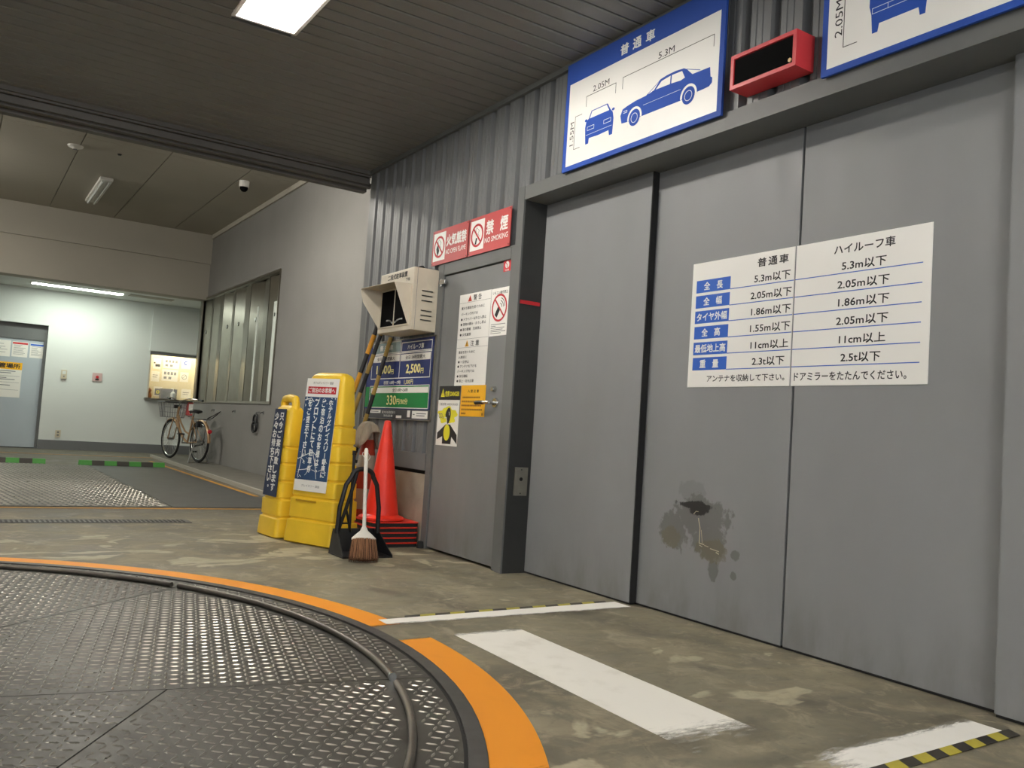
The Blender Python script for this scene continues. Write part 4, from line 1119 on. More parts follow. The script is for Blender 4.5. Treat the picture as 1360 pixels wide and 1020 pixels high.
# striped cone bars
def bar(top, bot, rad, n, my, label, first=0):
    r = thing('cone_bar', label, 'bar', bot, 'yellow and black cone bars leaning on the wall')
    A, B = Vector(bot), Vector(top)
    for k in range(n):
        a_, b_ = A.lerp(B, k / n), A.lerp(B, (k + 1) / n)
        MB().tube([a_, b_], rad, 14).build('bar_segment', my if (k + first) % 2 else M_BLACK, r, True)
bar((2.955, 6.668, 1.790), (2.535, 6.932, .012), .019, 11, M_BARY, 'orange-yellow and black striped cone bar, outermost of the leaning three')
bar((2.960, 6.557, 1.782), (2.612, 6.93, .012), .017, 11, M_BARO, 'dull yellow and black cone bar between the other two leaning bars', 1)
bar((2.965, 6.46, 1.60), (2.669, 6.686, .012), .017, 10, M_BARO, 'dull yellow and black striped cone bar leaning in front of price board', 0)

# yellow water-weighted sign stands
def rect_ring(hw, d0, d1, r, z, n=4):
    pts = []
    for (cx, cy, s0) in ((hw - r, d1 - r, 0), (-hw + r, d1 - r, 90), (-hw + r, d0 + r, 180), (hw - r, d0 + r, 270)):
        for k in range(n + 1):
            t_ = radians(s0 + 90 * k / n); pts.append((cx + r * cos(t_), cy + r * sin(t_), z))
    return pts
def stand_body(fr2, secs):
    """fr2: origin, u, w ; secs: (z, half width, d0, d1, radius)"""
    O, u, w = fr2; b_ = MB(); P = []; n = 20
    for (z, hw, d0, d1, rad) in secs:
        for (a, d, zz) in rect_ring(hw, d0, d1, rad, z): P.append(O + u * a + w * d + Vector((0, 0, zz)))
    F = []
    for i in range(len(secs) - 1):
        for k in range(n): l = (k + 1) % n; F.append((i * n + k, i * n + l, (i + 1) * n + l, (i + 1) * n + k))
    F.append(tuple(range(n))[::-1]); F.append(tuple((len(secs) - 1) * n + k for k in range(n)))
    return b_.add(P, F)
def sections(H, hw0, hw1, dep, lean, grooves, g=.009, top=True):
    L_ = []
    def at(z, ins=0.0, bulge=0.0):
        t_ = z / H; hw = hw0 + (hw1 - hw0) * t_; d0 = lean * t_; d1 = dep - (dep - lean - .115) * t_
        return (z, hw - ins + bulge, d0 + ins - bulge, d1 - ins + bulge, .03)
    L_.append(at(0, .012)); L_.append(at(.012, 0, .006))
    for gz in grooves:
        L_ += [at(gz - .014, 0, .005), at(gz - .006, g), at(gz + .004, g), at(gz + .012, 0, -.001)]
    L_ += [at(H - .045), (H - .02, hw1 - .012, lean + .008, lean + .107, .03), (H - .004, hw1 - .04, lean + .025, lean + .09, .03), (H, hw1 - .07, lean + .04, lean + .075, .015)]
    return L_
# large stand
u = Vector((.41, -.912, 0)).normalized(); w = Vector((.912, .41, 0)).normalized()
O = Vector((2.185, 5.935, 0))
r = thing('sign_stand', 'large yellow plastic sign stand with blue and white panel', 'sign stand', O + w * .14)
stand_body((O, u, w), sections(1.235, .232, .172, .29, .085, [.175, .33, .46, .59, .72, .85])).build('body', M_YELLOW, r, True)
vv = (w * .085 / 1.235 + Vector((0, 0, 1))).normalized()
FS = Fr(O + u * -.185, u, vv)      # left edge of the face
FS.o = FS.o + FS.n * .010
HS = [(.0 + .012, .365), (.325 - .012 + .0, .365), (.345, 1.185), (.035, 1.185)]
# sheet tapers with the body
def sheet(b0, b1, c0, c1, fr, mt, name, root, hw0, hw1):
    def ed(b): return .185 - (.160 + 0 * b), .185 + (.160 - .0 * b)
    a, b = ed(b0); a2, b2 = ed(b1)
    return MB().prism([(a, b0), (b, b0), (b2, b1), (a2, b1)], c0, c1, fr).build(name, mt, root)
SH = -.020
FSs = Fr(FS.o + FS.u * SH, FS.u, FS.v)
sheet(.375, 1.190, -.002, .003, FSs, M_WBOARD, 'panel', r, 0, 0)
sheet(.455, 1.055, .003, .0036, FSs, M_STANDB, 'blue_field', r, 0, 0)
MB().box(.045, .325, 1.078, 1.130, .003, .0036, FSs).build('red_field', M_REDP, r)
lettering([('ご宿泊のお客様へ', (.055, 1.086, .315, 1.122), .018)], FSs, M_WPRINT, r, .0042)
lettering([('ホテルグレイスリー 銀座', (.09, 1.148, .29, 1.168), .005), ('グレイスリー 銀座', (.10, .405, .28, .423), .003)], FSs, M_GREYP, r, .0036)
cols = [('ホテルグレイスリー銀座に', .275, .475, 1.035), ('ご宿泊のお客様は、', .205, .49, 1.035), ('フロントにて駐車券', .135, .50, 1.035), ('をご提示下さい。', .065, .55, 1.035)]
mb = MB()
for s_, a, b0, b1 in cols:
    n = len(s_); st = (b1 - b0) / n
    for k, ch in enumerate(s_):
        hh = st * .84; cw_ = .036
        if ch in '、。': text(mb, ch, (a + .022, b1 - (k + .55) * st, a + .034, b1 - (k + .3) * st), FSs, .0042, .02)
        elif ch == 'ー': text(mb, '|', (a + cw_ / 2 - .003, b1 - (k + .92) * st, a + cw_ / 2 + .003, b1 - (k + .1) * st), FSs, .0042, .0)
        else: text(mb, ch, (a, b1 - k * st - hh, a + cw_, b1 - k * st), FSs, .0042, .02)
mb.build('lettering', M_WPRINT, r, kind='stuff')
# peeled scratches of the sheet
mb = MB(); rr = random.Random(3)
for k in range(46):
    a, b = rr.uniform(.03, .335), rr.choice([rr.uniform(.46, 1.05), rr.uniform(.46, .62), rr.uniform(.98, 1.05)]); l = rr.uniform(.006, .03); t_ = rr.uniform(0, pi)
    mb.line([(a, b), (min(max(a + l * cos(t_), .03), .34), min(b + l * sin(t_), 1.05))], rr.uniform(.0015, .004), .0036, .0040, FSs)
for P_ in ([(.05, .475), (.06, .56), (.075, .72)], [(.03, .60), (.10, .63), (.17, .66), (.20, .64)], [(.17, .66), (.21, .57), (.235, .47)], [(.05, .52), (.12, .53), (.18, .56)], [(.25, .84), (.31, .86)], [(.29, .58), (.32, .50)], [(.03, 1.03), (.09, 1.045), (.12, 1.02)]):
    mb.line(P_, .005, .0036, .0042, FSs)
mb.build('peeled_scratches', M_WPRINT, r)
MB().rbox(.06, .26, .300, .312, -.004, .002, .004, FSs).build('grip_recess', mat('yellow_dark', '#b98a14', .5), r)

# small stand
u2 = Vector((.10, -.995, 0)).normalized(); w2 = Vector((.995, .10, 0)).normalized()
O2 = Vector((2.045, 6.415, 0))
r = thing('sign_stand', 'smaller narrow yellow sign stand with navy panel and handle', 'sign stand', O2 + w2 * .12)
stand_body((O2, u2, w2), sections(.985, .165, .135, .25, .06, [.155, .29, .42, .55, .67])).build('body', M_YELLOW, r, True)
hp = [O2 + u2 * a + w2 * .115 + Vector((0, 0, z_)) for a, z_ in ((-.100, .93), (-.100, 1.0), (-.085, 1.03), (0, 1.04), (.085, 1.03), (.100, 1.0), (.100, .93))]
MB().tube(hp, .031, 10).build('handle', M_YELLOW, r, True)
vv = (w2 * .06 / 1.0 + Vector((0, 0, 1))).normalized()
F5 = Fr(O2 + u2 * -.125, u2, vv); F5.o = F5.o + F5.n * .009
MB().prism([(.0, .30), (.235, .30), (.215, .955), (.02, .955)], -.002, .003, F5).build('panel', M_STANDN, r)
mb = MB()
for s_, a, b0, b1 in (('只今ご案内致します', .125, .33, .925), ('少々お待ち下さい。', .035, .33, .925)):
    n = len(s_); st = (b1 - b0) / n
    for k, ch in enumerate(s_):
        if ch == '。': text(mb, ch, (a + .03, b1 - (k + .5) * st, a + .05, b1 - (k + .25) * st), F5, .0036, .02)
        else: text(mb, ch, (a, b1 - k * st - st * .84, a + .068, b1 - k * st), F5, .0036, .025)
mb.build('lettering', M_WPRINT, r, kind='stuff')

# ================================================================== DUSTPAN, BROOM, POLE
r = thing('dustpan', 'black plastic dustpan with tall arched handle beside yellow stand', 'dustpan', (2.39, 5.44, 0))
X0, X1, YF, YB = 2.205, 2.560, 5.30, 5.545
th = .006
mb = MB().box(X0, X1, YF, YB, .002, .010)                                    # tray
mb.add([(X0, YB, .002), (X1, YB, .002), (X1 - .025, YB + .012, .165), (X0 + .025, YB + .012, .165), (X0, YB + th, .002), (X1, YB + th, .002), (X1 - .025, YB + .012 + th, .165), (X0 + .025, YB + .012 + th, .165)],
       [(0, 1, 2, 3), (7, 6, 5, 4), (0, 4, 5, 1), (3, 2, 6, 7), (0, 3, 7, 4), (1, 5, 6, 2)])
for (xa, xb) in ((X0, X0 + .025), (X1, X1 - .025)):
    s_ = th if xa == X0 else -th
    P = [(xa, YF, .002), (xa, YB, .002), (xb, YB + .012, .165), (xb, YB - .06, .155), (xa + (xb - xa) * .3, YF + .04, .05), (xa, YF, .02)]
    n = len(P); mb.add(P + [(p[0] + s_, p[1], p[2]) for p in P], [tuple(range(n)), tuple(range(n, 2 * n))[::-1]] + [(i, i + n, (i + 1) % n + n, (i + 1) % n) for i in range(n)])
mb.build('pan', M_BLACK, r, bevel=.0015)
def arch(xa, xb, y_, ya, zt, z0):
    P = []
    for k in range(17):
        a_ = pi * k / 16; cx = (xa + xb) / 2; hw = (xb - xa) / 2
        P.append((cx - hw * .52 * cos(a_) , y_ + ya, zt - .05 + .05 * sin(a_)))
    pts = [(xa, y_, z0), (xa + (xb - xa) * .02, y_ + ya * .3, z0 + (zt - z0) * .4), (xa + (xb - xa) * .12, y_ + ya * .7, z0 + (zt - z0) * .75)] + P + [(xb - (xb - xa) * .12, y_ + ya * .7, z0 + (zt - z0) * .75), (xb - (xb - xa) * .02, y_ + ya * .3, z0 + (zt - z0) * .4), (xb, y_, z0)]
    return pts
MB().tube(arch(2.235, 2.53, 5.50, -.02, .575, .14), .0165, 8).build('arch_handle', M_BLACK, r, True)
mb = MB().tube([(2.262, 5.555, .14), (2.30, 5.53, .30), (2.325, 5.50, .45), (2.345, 5.49, .555)], .013, 8)
mb.tube([(2.355, 5.555, .14), (2.315, 5.535, .26), (2.30, 5.53, .30)], .009, 8)
mb.tube([(2.28, 5.545, .20), (2.34, 5.548, .20)], .006, 6)
mb.build('rear_strut', M_BLACK, r, True)
r = thing('broom', 'short broom with white plastic handle and brown bristles', 'broom', (2.29, 5.17, 0))
b0, t0 = Vector((2.30, 5.20, .15)), Vector((2.385, 5.46, .715))
dv = (t0 - b0).normalized(); sd = Vector((.95, -.3, 0)).normalized(); fw = sd.cross(dv).normalized()
MB().tube([b0 + dv * .05, b0 + dv * .10, b0.lerp(t0, .5), t0 - dv * .015, t0], [.014, .0125, .012, .014, .010], 12).build('handle', M_BROOMW, r, True)
mb = MB()
P = []
prof = [(.0, .078, .022), (.012, .078, .022), (.035, .055, .020), (.060, .026, .017), (.085, .016, .015)]
for d_, hw, hd_ in prof:
    for k in range(16):
        a_ = 2 * pi * k / 16; P.append(b0 + dv * (d_ - .015) + sd * hw * cos(a_) + fw * hd_ * sin(a_))
mb.add(P, [(i * 16 + k, i * 16 + (k + 1) % 16, (i + 1) * 16 + (k + 1) % 16, (i + 1) * 16 + k) for i in range(4) for k in range(16)] + [tuple(range(16))[::-1], tuple(64 + k for k in range(16))])
mb.build('ferrule', M_BROOMW, r, True)
MB().tube([t0 - dv * .055 + Vector((-.028, 0, .008)), t0 - dv * .075 + Vector((-.010, -.012, 0)), t0 - dv * .085 + Vector((.012, -.012, 0)), t0 - dv * .060 + Vector((.030, 0, 0)), t0 - dv * .035 + Vector((.022, .014, 0)), t0 - dv * .03 + Vector((-.018, .014, 0))], .0022, 6, closed=True).build('hanging_loop', M_BROOMW, r, True)
br = MB(); rr = random.Random(5)
c0 = b0 - dv * .01
P = []
for (d_, hw, hd_) in ((.0, .076, .021), (-.07, .080, .026), (-.135, .086, .032)):
    for k in range(16):
        a_ = 2 * pi * k / 16; p = c0 + dv * d_ + sd * hw * cos(a_) + fw * hd_ * sin(a_); p.z = max(p.z, .004); P.append(p)
br.add(P, [(i * 16 + k, i * 16 + (k + 1) % 16, (i + 1) * 16 + (k + 1) % 16, (i + 1) * 16 + k) for i in range(2) for k in range(16)])
for k in range(700):
    a = rr.uniform(-1, 1); f2 = rr.choice((-1, 1)) * math.sqrt(max(0, 1 - a * a)) * rr.uniform(.9, 1.05)
    p0 = c0 + sd * a * .075 + fw * f2 * .021; p1 = c0 + dv * -rr.uniform(.120, .152) + sd * (a * .092 + rr.uniform(-.006, .006)) + fw * f2 * .034
    p1.z = max(p1.z, .002)
    q_ = sd * rr.uniform(.0008, .0016)
    br.add([p0 - q_, p0 + q_, p1 + q_ * .4, p1 - q_ * .4], [(0, 1, 2, 3)])
br.build('bristles', M_BRISTLE, r, kind='stuff')
br = MB()
for k in range(70):
    a = rr.uniform(-1, 1); p0 = c0 + sd * a * .076 - fw * .030 * math.sqrt(1 - a * a) * (1 if fw.y > 0 else -1); p1 = c0 - dv * rr.uniform(.12, .15) + sd * (a * .092 + rr.uniform(-.008, .008)) - fw * .040 * math.sqrt(1 - a * a * .9) * (1 if fw.y > 0 else -1)
    p1.z = max(p1.z, .002); q_ = sd * rr.uniform(.0008, .0018)
    br.add([p0 - q_, p0 + q_, p1 + q_ * .4, p1 - q_ * .4], [(0, 1, 2, 3)])
br.build('pale_bristles', mat('bristle_pale', '#80593a', .8), r, kind='stuff')
r = thing('pole', 'thin black pole standing behind the white broom handle', 'pole', (2.375, 5.62, 0))
MB().tube([(2.375, 5.62, .0), (2.385, 5.66, .66)], .0105, 10).build('shaft', M_BLACK, r, True)
MB().tube([(2.385, 5.66, .66), (2.3855, 5.662, .69)], .014, 10).build('end_cap', M_RUBBER, r, True)

# ================================================================== BACK WALL DETAILS
FB = backfr(0, 18.9, 0)
def small_board(name, label, cat, a0, a1, b0, b1, Y, m_, th=.012, group=None):
    f = backfr(a0, Y, b0); r = thing(name, label, cat, f.p((a1 - a0) / 2, 0, 0), group)
    MB().box(0, a1 - a0, 0, b1 - b0, 0, th, f).build('face', m_, r); return r, f
r, f = small_board('intercom', 'small beige intercom on white wall beside the back door', 'intercom', 1.745, 1.845, 1.38, 1.55, 18.9, M_SWITCH, .03)
MB().box(.02, .08, .09, .15, .03, .034, f).build('speaker_panel', M_WHITE, r); MB().disc(.05, .045, .014, .03, .036, f, 12).build('call_button', M_GREYP, r)
r, f = small_board('alarm_button', 'pale pink square alarm button plate on white back wall', 'alarm button', 2.30, 2.475, 1.385, 1.545, 18.9, mat('pale_pink', '#c8aaa5', .5), .02)
MB().disc(.0875, .08, .028, .02, .03, f, 16).build('push_button', M_REDP, r); MB().box(.055, .12, .02, .045, .02, .024, f).build('label_strip', M_BLACKP, r)
r, f = small_board('wall_outlet', 'small beige wall outlet low on the white back wall', 'outlet', 1.74, 1.835, .235, .375, 18.9, M_SWITCH, .012)
for b in (.03, .085): MB().box(.03, .065, b, b + .03, .012, .014, f).build('socket', M_BASEB, r)
r, f = small_board('hydrant_box', 'small red and white fire extinguisher sign box behind bicycle', 'sign box', 4.13, 4.40, .82, 1.13, 18.9, M_REDS, .10)
MB().box(.03, .14, .10, .24, .10, .104, f).build('white_label', M_WBOARD, r)
lettering([('消火器', (.05, .03, .22, .075), .01)], f, M_WPRINT, r, .102)
# papers on the back door
def paper(a0, a1, b0, b1, label, head=None, Y=19.02, group='papers on the back door'):
    r, f = small_board('paper_notice', label, 'notice', a0, a1, b0, b1, Y, M_PAPER, .002, group)
    w, h = a1 - a0, b1 - b0
    if head: MB().box(.02 * w, .98 * w, h * .84, h * .96, .002, .003, f).build('header_bar', head, r)
    mb = MB(); rr = random.Random(int(a0 * 100))
    k = h * .76
    while k > h * .08:
        mb.box(.10 * w, w * rr.uniform(.45, .9), k, k + h * .022, .002, .003, f); k -= h * .085
    mb.build('print_lines', M_GREYP, r, kind='stuff'); return r, f
paper(.48, .86, 1.72, 2.03, 'white paper notice with faint table, leftmost of three on back door')
paper(.885, 1.150, 1.73, 2.02, 'white paper notice with red header on the back door', M_REDP)
paper(1.185, 1.425, 1.735, 2.015, 'white paper notice with blue header on the back door', M_LBLUE)
r, f = small_board('storage_notice', 'yellow-headed white storage notice in middle of back door', 'notice', .28, 1.085, .95, 1.62, 19.02, M_PAPER, .003)
MB().box(0, .805, .53, .67, .003, .004, f).build('yellow_header', M_YSIGN, r)
lettering([('時間保管場所', (.06, .555, .77, .645), .02)], f, M_BLACKP, r, .005)
mb = MB()
for k, b in enumerate((.49, .455, .36, .33, .22)): mb.box(.15 + .05 * (k % 2), .70 - .07 * (k % 3), b, b + .014, .003, .004, f)
for b in (.40, .28, .14): mb.box(.03, .775, b, b + .005, .003, .004, f)
mb.build('print_lines', M_GREYP, r, kind='stuff')
# notices and objects in the reception window
GY = 19.42
papers = [(3.62, 3.93, 1.78, 2.00, 'large white notice at top middle of reception window', 0), (3.985, 4.17, 1.80, 2.00, 'white notice with blue mark at top of reception window', 1),
          (3.61, 3.92, 1.51, 1.75, 'large white pictogram notice in middle of reception window', 2), (3.98, 4.14, 1.52, 1.72, 'small white notice beside the pictogram notice in window', 3),
          (3.40, 3.55, 1.48, 1.69, 'small white notice on the door side of reception window', 4), (3.42, 3.56, 1.75, 1.96, 'white note above the small notice in reception window', 5),
          (3.47, 3.63, 1.17, 1.37, 'white framed notice with dark square on reception counter', 6), (4.03, 4.22, 1.17, 1.36, 'white card with writing on reception counter by the shutters', 7)]
for (a0, a1, b0, b1, lab, k) in papers:
    a0 += .085; a1 += .095; b0 += .01; b1 += .015
    r, f = small_board('window_notice', lab, 'notice', a0, a1, b0, b1, GY, M_PAPER, .003, 'notices in the reception window')
    w, h = a1 - a0, b1 - b0; mb = MB()
    if k in (0, 2):
        for i in range(4): mb.box(w * (.12 + .21 * i), w * (.26 + .21 * i), h * .55, h * .80, .003, .004, f)
        for i in range(2): mb.box(w * (.12 + .3 * i), w * (.30 + .3 * i), h * .18, h * .38, .003, .004, f)
        mb.build('print', M_GREYP, r)
    elif k == 1: mb.ring(w * .5, h * .6, w * .12, w * .24, .003, .004, f, 16, 30, 300); mb.build('print', M_BLUEC, r)
    elif k == 3: mb.ring(w * .5, h * .5, w * .26, w * .32, .003, .004, f, 20); mb.line([(w * .3, h * .4), (w * .7, h * .65)], .008, .003, .004, f); mb.build('print', M_GREYP, r)
    elif k == 5: mb.box(w * .05, w * .28, h * .50, h * .66, .003, .004, f); mb.box(w * .28, w * .92, h * .22, h * .46, .003, .004, f); mb.build('print', M_BLACKP, r)
    elif k == 6: mb.box(w * .15, w * .85, h * .12, h * .80, .003, .004, f); mb.build('print', M_BASEB, r); MB().ring(w * .5, h * .45, .018, .036, .004, .005, f, 16).build('yellow_mark', M_LEMON, r)
    else: mb.box(w * .15, w * .8, h * .6, h * .66, .003, .004, f); mb.box(w * .15, w * .7, h * .4, h * .46, .003, .004, f); mb.build('print', M_GREYP, r)
r = thing('sanitizer_bottle', 'white pump bottle on the reception counter', 'bottle', (3.86, 18.98, CZ0))
MB().lathe([(0, CZ0), (.045, CZ0), (.048, CZ0 + .02), (.048, CZ0 + .13), (.02, CZ0 + .16), (.02, CZ0 + .175), (0, CZ0 + .175)], 3.86, 18.98, 16).build('bottle_body', M_WHITE, r, True)
MB().tube([(3.86, 18.98, CZ0 + .175), (3.86, 18.98, CZ0 + .225), (3.82, 18.98, CZ0 + .225)], .008, 8).build('pump', M_WHITE, r, True)
r = thing('figurine', 'small orange and brown ornament at corner of reception counter', 'ornament', (3.40, 18.97, CZ0))
mb = MB().lathe([(0, CZ0), (.035, CZ0), (.05, CZ0 + .04), (.035, CZ0 + .10), (.02, CZ0 + .12), (0, CZ0 + .125)], 3.40, 18.97, 14); mb.build('ornament_body', mat('ornament_orange', '#b8743c', .6), r, True)
MB().lathe([(0, CZ0 + .11), (.03, CZ0 + .12), (.045, CZ0 + .155), (.03, CZ0 + .19), (0, CZ0 + .20)], 3.395, 18.97, 14).build('ornament_head', mat('ornament_pale', '#c98a58', .6), r, True)
MB().tube([(3.37, 18.97, CZ0 + .15), (3.33 + .02, 18.97, CZ0 + .10)], .012, 8).build('ornament_arm', mat('ornament_orange', '#b8743c', .6), r, True)
r = thing('desk_device', 'grey desk machine on reception counter behind the pump bottle', 'office machine', (3.72, 19.2, CZ0))
MB().box(3.66, 3.98, 19.16, 19.36, CZ0 - .03, CZ0 + .22).build('machine_body', M_GREYP, r, bevel=.01); MB().box(3.69, 3.86, 19.155, 19.16, CZ0 + .04, CZ0 + .16).build('panel', M_BASEB, r)
MB().box(3.35, 4.5, 19.1, 19.42, CZ0 - .07, CZ0 - .03).build('desk_top', M_OFFW, win_office)

# cable coil and hooks on the far right wall
r = thing('cable_coil', 'coil of black cable hanging from a hook on grey wall', 'cable', (XF - .03, 13.12, .68))
mb = MB()
for (dy, cz, ry, rz, ph, dx) in ((0, .845, .085, .085, 0, .03), (.01, .835, .080, .080, .5, .045), (0, .735, .105, .085, 1, .03), (.015, .725, .10, .082, 2, .05), (-.01, .73, .095, .08, 3, .04)):
    mb.tube([(XF - dx, 13.12 + dy + ry * cos(2 * pi * k / 24 + ph), cz + rz * sin(2 * pi * k / 24 + ph)) for k in range(24)], .009, 6, closed=True)
mb.build('loops', M_BLACK, r, True)
MB().tube([(XF, 13.05, .955), (XF - .05, 13.05, .95), (XF - .055, 13.06, .925)], .008, 6).build('hook', M_BASEB, r, True)
for i, (y_, lab) in enumerate(((12.86, 'small dark wall hook above the black cable coil'), (14.40, 'small dark wall hook under the middle of steel shutters'), (15.76, 'small dark wall hook above bicycle rear wheel'))):
    r = thing('wall_hook', lab, 'hook', (XF, y_, .93), 'small hooks on the grey wall')
    MB().box(XF - .012, XF, y_ - .03, y_ + .03, .93, .97).build('hook_plate', M_BASEB, r); MB().tube([(XF - .01, y_, .955), (XF - .04, y_, .95), (XF - .042, y_, .93)], .006, 6).build('hook_arm', M_BLACK, r)

# ================================================================== BICYCLE
KB = 1.09; RB = Vector((3.61, 15.30, .035)); fdir = Vector((-.20, 1.0, 0)).normalized(); ZU = Vector((0, 0, 1)); sdir = fdir.cross(ZU)   # sdir: rider's right
def B(f, s, h): return RB + (fdir * f + sdir * s + ZU * h) * KB
bk = thing('bicycle', 'champagne city bicycle with wire front basket leaning by shutters', 'bicycle', B(.5, 0, 0))
WR = .325
def wheel(fc, steer=0):
    c = B(fc, 0, WR + .003); fd = (Matrix.Rotation(steer, 3, 'Z') @ fdir)
    def ringpts(rad, n=40): return [c + fd * KB * rad * cos(2 * pi * k / n) + ZU * KB * rad * sin(2 * pi * k / n) for k in range(n)]
    w_ = MB().tube(ringpts(WR - .018), .019, 8, closed=True).build('tyre', M_TYRE, bk, True)
    MB().tube(ringpts(WR - .045), .011, 8, closed=True).build('rim', M_CHROME, w_, True)
    sp = MB(); ax = fd.cross(ZU)
    for k in range(28):
        a_ = 2 * pi * k / 28; e = c + (fd * cos(a_) + ZU * sin(a_)) * (WR - .05) * KB; h_ = c + ax * (.025 if k % 2 else -.025) + (fd * cos(a_ + .6) + ZU * sin(a_ + .6)) * .02
        sp.tube([h_, e], .0018, 4, caps=False)
    sp.build('spokes', M_WIRE, w_)
    MB().tube([c - ax * .05, c + ax * .05], .022, 10).build('hub', M_WIRE, w_, True)
wheel(0); wheel(1.09, .05)
mb = MB()
BBp = B(.44, 0, .29); ST = B(.30, 0, .72); HT = B(.86, 0, .86); HB = B(.90, 0, .70)
mb.tube([BBp, ST], .017, 8); mb.tube([HT, HB], .021, 8)
mb.tube([HB, B(.78, 0, .50), B(.62, 0, .36), BBp], .021, 8); mb.tube([HB + ZU * .06, B(.74, 0, .60), B(.56, 0, .47), B(.395, 0, .43)], .016, 8)
for s_ in (-.05, .05):
    mb.tube([BBp, B(0, s_, WR)], .010, 6); mb.tube([ST - ZU * .06, B(0, s_, WR)], .008, 6)
    mb.tube([B(.92, s_, .68), B(1.02, s_, .50), B(1.09, s_, WR)], .011, 6)
mb.build('frame', M_GOLD, bk, True)
for fc, a0, a1 in ((0, 20, 200), (1.09, -5, 165)):
    P = []; F = []; n = 22; c = B(fc, 0, WR)
    for k in range(n + 1):
        a_ = radians(a0 + (a1 - a0) * k / n) if fc else radians(180 - (20 - 60 + (a1 - a0) * k / n))
        a_ = radians(30 + 150 * k / n) if fc == 0 else radians(15 + 130 * k / n)
        d = fdir * cos(a_) + ZU * sin(a_)
        for s_, q_ in ((-.028, -.012), (-.015, .006), (.015, .006), (.028, -.012)): P.append(c + d * (WR + .018 + q_) * KB + sdir * s_)
    for k in range(n):
        for i in range(3): F.append((k * 4 + i, k * 4 + i + 1, k * 4 + 5 + i, k * 4 + 4 + i))
    MB().add(P, F).build('mudguard', M_GOLD, bk, True)
sd_ = MB(); P = []
for (f_0, hw, h_) in ((.13, .02, .79), (.16, .085, .80), (.24, .095, .805), (.32, .05, .80), (.40, .025, .795), (.43, .01, .785)):
    for k in range(12): a_ = 2 * pi * k / 12; P.append(B(f_0, hw * cos(a_), h_ + .028 * sin(a_)))
sd_.add(P, [(i * 12 + k, i * 12 + (k + 1) % 12, (i + 1) * 12 + (k + 1) % 12, (i + 1) * 12 + k) for i in range(5) for k in range(12)] + [tuple(range(12))[::-1], tuple(60 + k for k in range(12))])
sd_.build('saddle', M_BLACK, bk, True)
MB().tube([ST, B(.275, 0, .78)], .013, 8).build('seat_post', M_CHROME, bk, True)
hb_ = MB().tube([HT, B(.84, 0, .96)], .013, 8)
hb_.tube([B(.66, -.27, .985), B(.74, -.25, .995), B(.84, -.14, 1.0), B(.87, -.05, .965), B(.85, 0, .95), B(.87, .05, .965), B(.84, .14, 1.0), B(.74, .25, .995), B(.66, .27, .985)], .011, 8)
hb_ = hb_.build('handlebar', M_CHROME, bk, True)
for s_ in (-1, 1):
    MB().tube([B(.60, s_ * .275, .98), B(.72, s_ * .26, .993)], .018, 8).build('grip', M_BLACK, hb_, True)
    MB().tube([B(.84, s_ * .16, .985), B(.76, s_ * .22, .955), B(.70, s_ * .25, .95)], .006, 6).build('brake_lever', M_WIRE, hb_, True)
bs = MB()
def bp(s_, h_, f_1, k): return B(f_1, s_, h_)
fr_, bkf, hwt, hwb, zt, zb = 1.26, .98, .19, .155, .93, .68
rimt = [B(bkf, -hwt, zt), B(fr_, -hwt, zt), B(fr_, hwt, zt), B(bkf, hwt, zt)]; rimb = [B(bkf + .02, -hwb, zb), B(fr_ - .05, -hwb, zb), B(fr_ - .05, hwb, zb), B(bkf + .02, hwb, zb)]
bs.tube(rimt, .009, 6, closed=True); bs.tube(rimb, .004, 6, closed=True)
for t_ in (.33, .66): bs.tube([rimb[i].lerp(rimt[i], t_) for i in range(4)], .0028, 4, closed=True)
for i in range(4):
    j = (i + 1) % 4
    for k in range(8): bs.tube([rimb[i].lerp(rimb[j], k / 8), rimt[i].lerp(rimt[j], k / 8)], .003, 4)
for k in range(1, 8): bs.tube([rimb[0].lerp(rimb[3], k / 8), rimb[1].lerp(rimb[2], k / 8)], .003, 4)
bs.build('basket', mat('wire_dark', '#77777a', .4, .8), bk)
MB().box(-.06, .06, -.03, .03, -.02, .02, Fr(B(.93, 0, .86), sdir, ZU)).build('basket_bracket', M_BLACK, bk)
MB().tube([B(1.09, -.06, WR), B(1.08, -.10, .68)], .004, 5).build('basket_stay', M_WIRE, bk); MB().tube([B(1.09, .06, WR), B(1.08, .10, .68)], .004, 5).build('basket_stay', M_WIRE, bk)
rk = MB()
for s_ in (-.06, 0, .06): rk.tube([B(.26, s_, .68), B(-.20, s_, .68)], .006, 6)
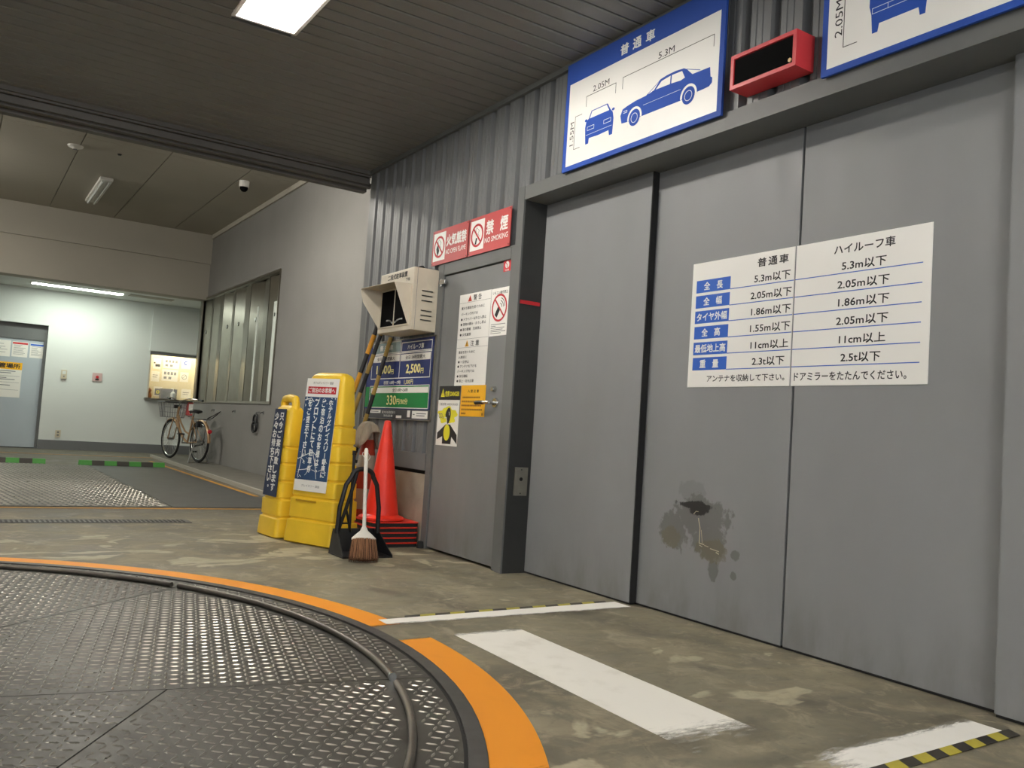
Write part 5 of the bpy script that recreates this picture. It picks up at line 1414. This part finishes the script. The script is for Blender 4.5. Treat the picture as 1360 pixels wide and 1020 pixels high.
for f_1 in (.20, .02, -.18): rk.tube([B(f_1, -.06, .68), B(f_1, .06, .68)], .005, 6)
for s_ in (-.065, .065): rk.tube([B(0, s_, WR), B(-.05, s_, .68)], .005, 6)
rk.build('rear_rack', M_BLACK, bk, True)
MB().lathe([(0, .03), (.03, .028), (.038, 0), (0, 0)], 0, 0, 14, Fr(B(-.325, 0, .50), -sdir * -1, ZU)).build('rear_reflector', M_REDP, bk, True)
MB().tube([B(.46, .07, .29), B(.30, .072, .345), B(.05, .072, .34), B(0, .07, WR), B(.05, .072, .29), B(.30, .072, .25), B(.46, .07, .24)], .016, 6).build('chain_guard', M_BLACK, bk, True)
ped = MB().tube([B(.44, -.09, .29), B(.44, .09, .29)], .012, 8); ped.tube([B(.44, .09, .29), B(.52, .10, .15)], .010, 6); ped.tube([B(.44, -.09, .29), B(.36, -.10, .43)], .010, 6)
ped.disc(0, 0, .075, -.003, .003, Fr(B(.44, .075, .29), fdir, ZU), 20)
ped.build('crankset', M_WIRE, bk, True)
MB().box(-.05, .05, -.012, .012, -.035, .035, Fr(B(.52, .15, .15), sdir, ZU)).build('pedal', M_BLACK, bk); MB().box(-.05, .05, -.012, .012, -.035, .035, Fr(B(.36, -.15, .43), sdir, ZU)).build('pedal', M_BLACK, bk)
mb = MB().tube([B(.02, -.07, WR - .02), B(-.02, -.17, .004), B(-.06, -.17, .004)], .009, 6); mb.tube([B(.02, .07, WR - .02), B(-.02, .17, .004), B(-.06, .17, .004)], .009, 6); mb.tube([B(-.02, -.17, .006), B(-.02, .17, .006)], .007, 6)
mb.build('kickstand', M_WIRE, bk, True)
MB().tube([B(-.05, .07, .70), B(-.10, .16, .76), B(-.08, .26, .82), B(-.02, .30, .83), B(-.02, .24, .77), B(-.06, .14, .70)], .008, 6, closed=True).build('cable_lock', M_BLACK, bk, True)
MB().box(-.05, .05, -.05, .05, -.04, .04, Fr(B(.06, .0, .60), sdir, ZU)).build('wheel_lock', M_BLACK, bk, bevel=.01)
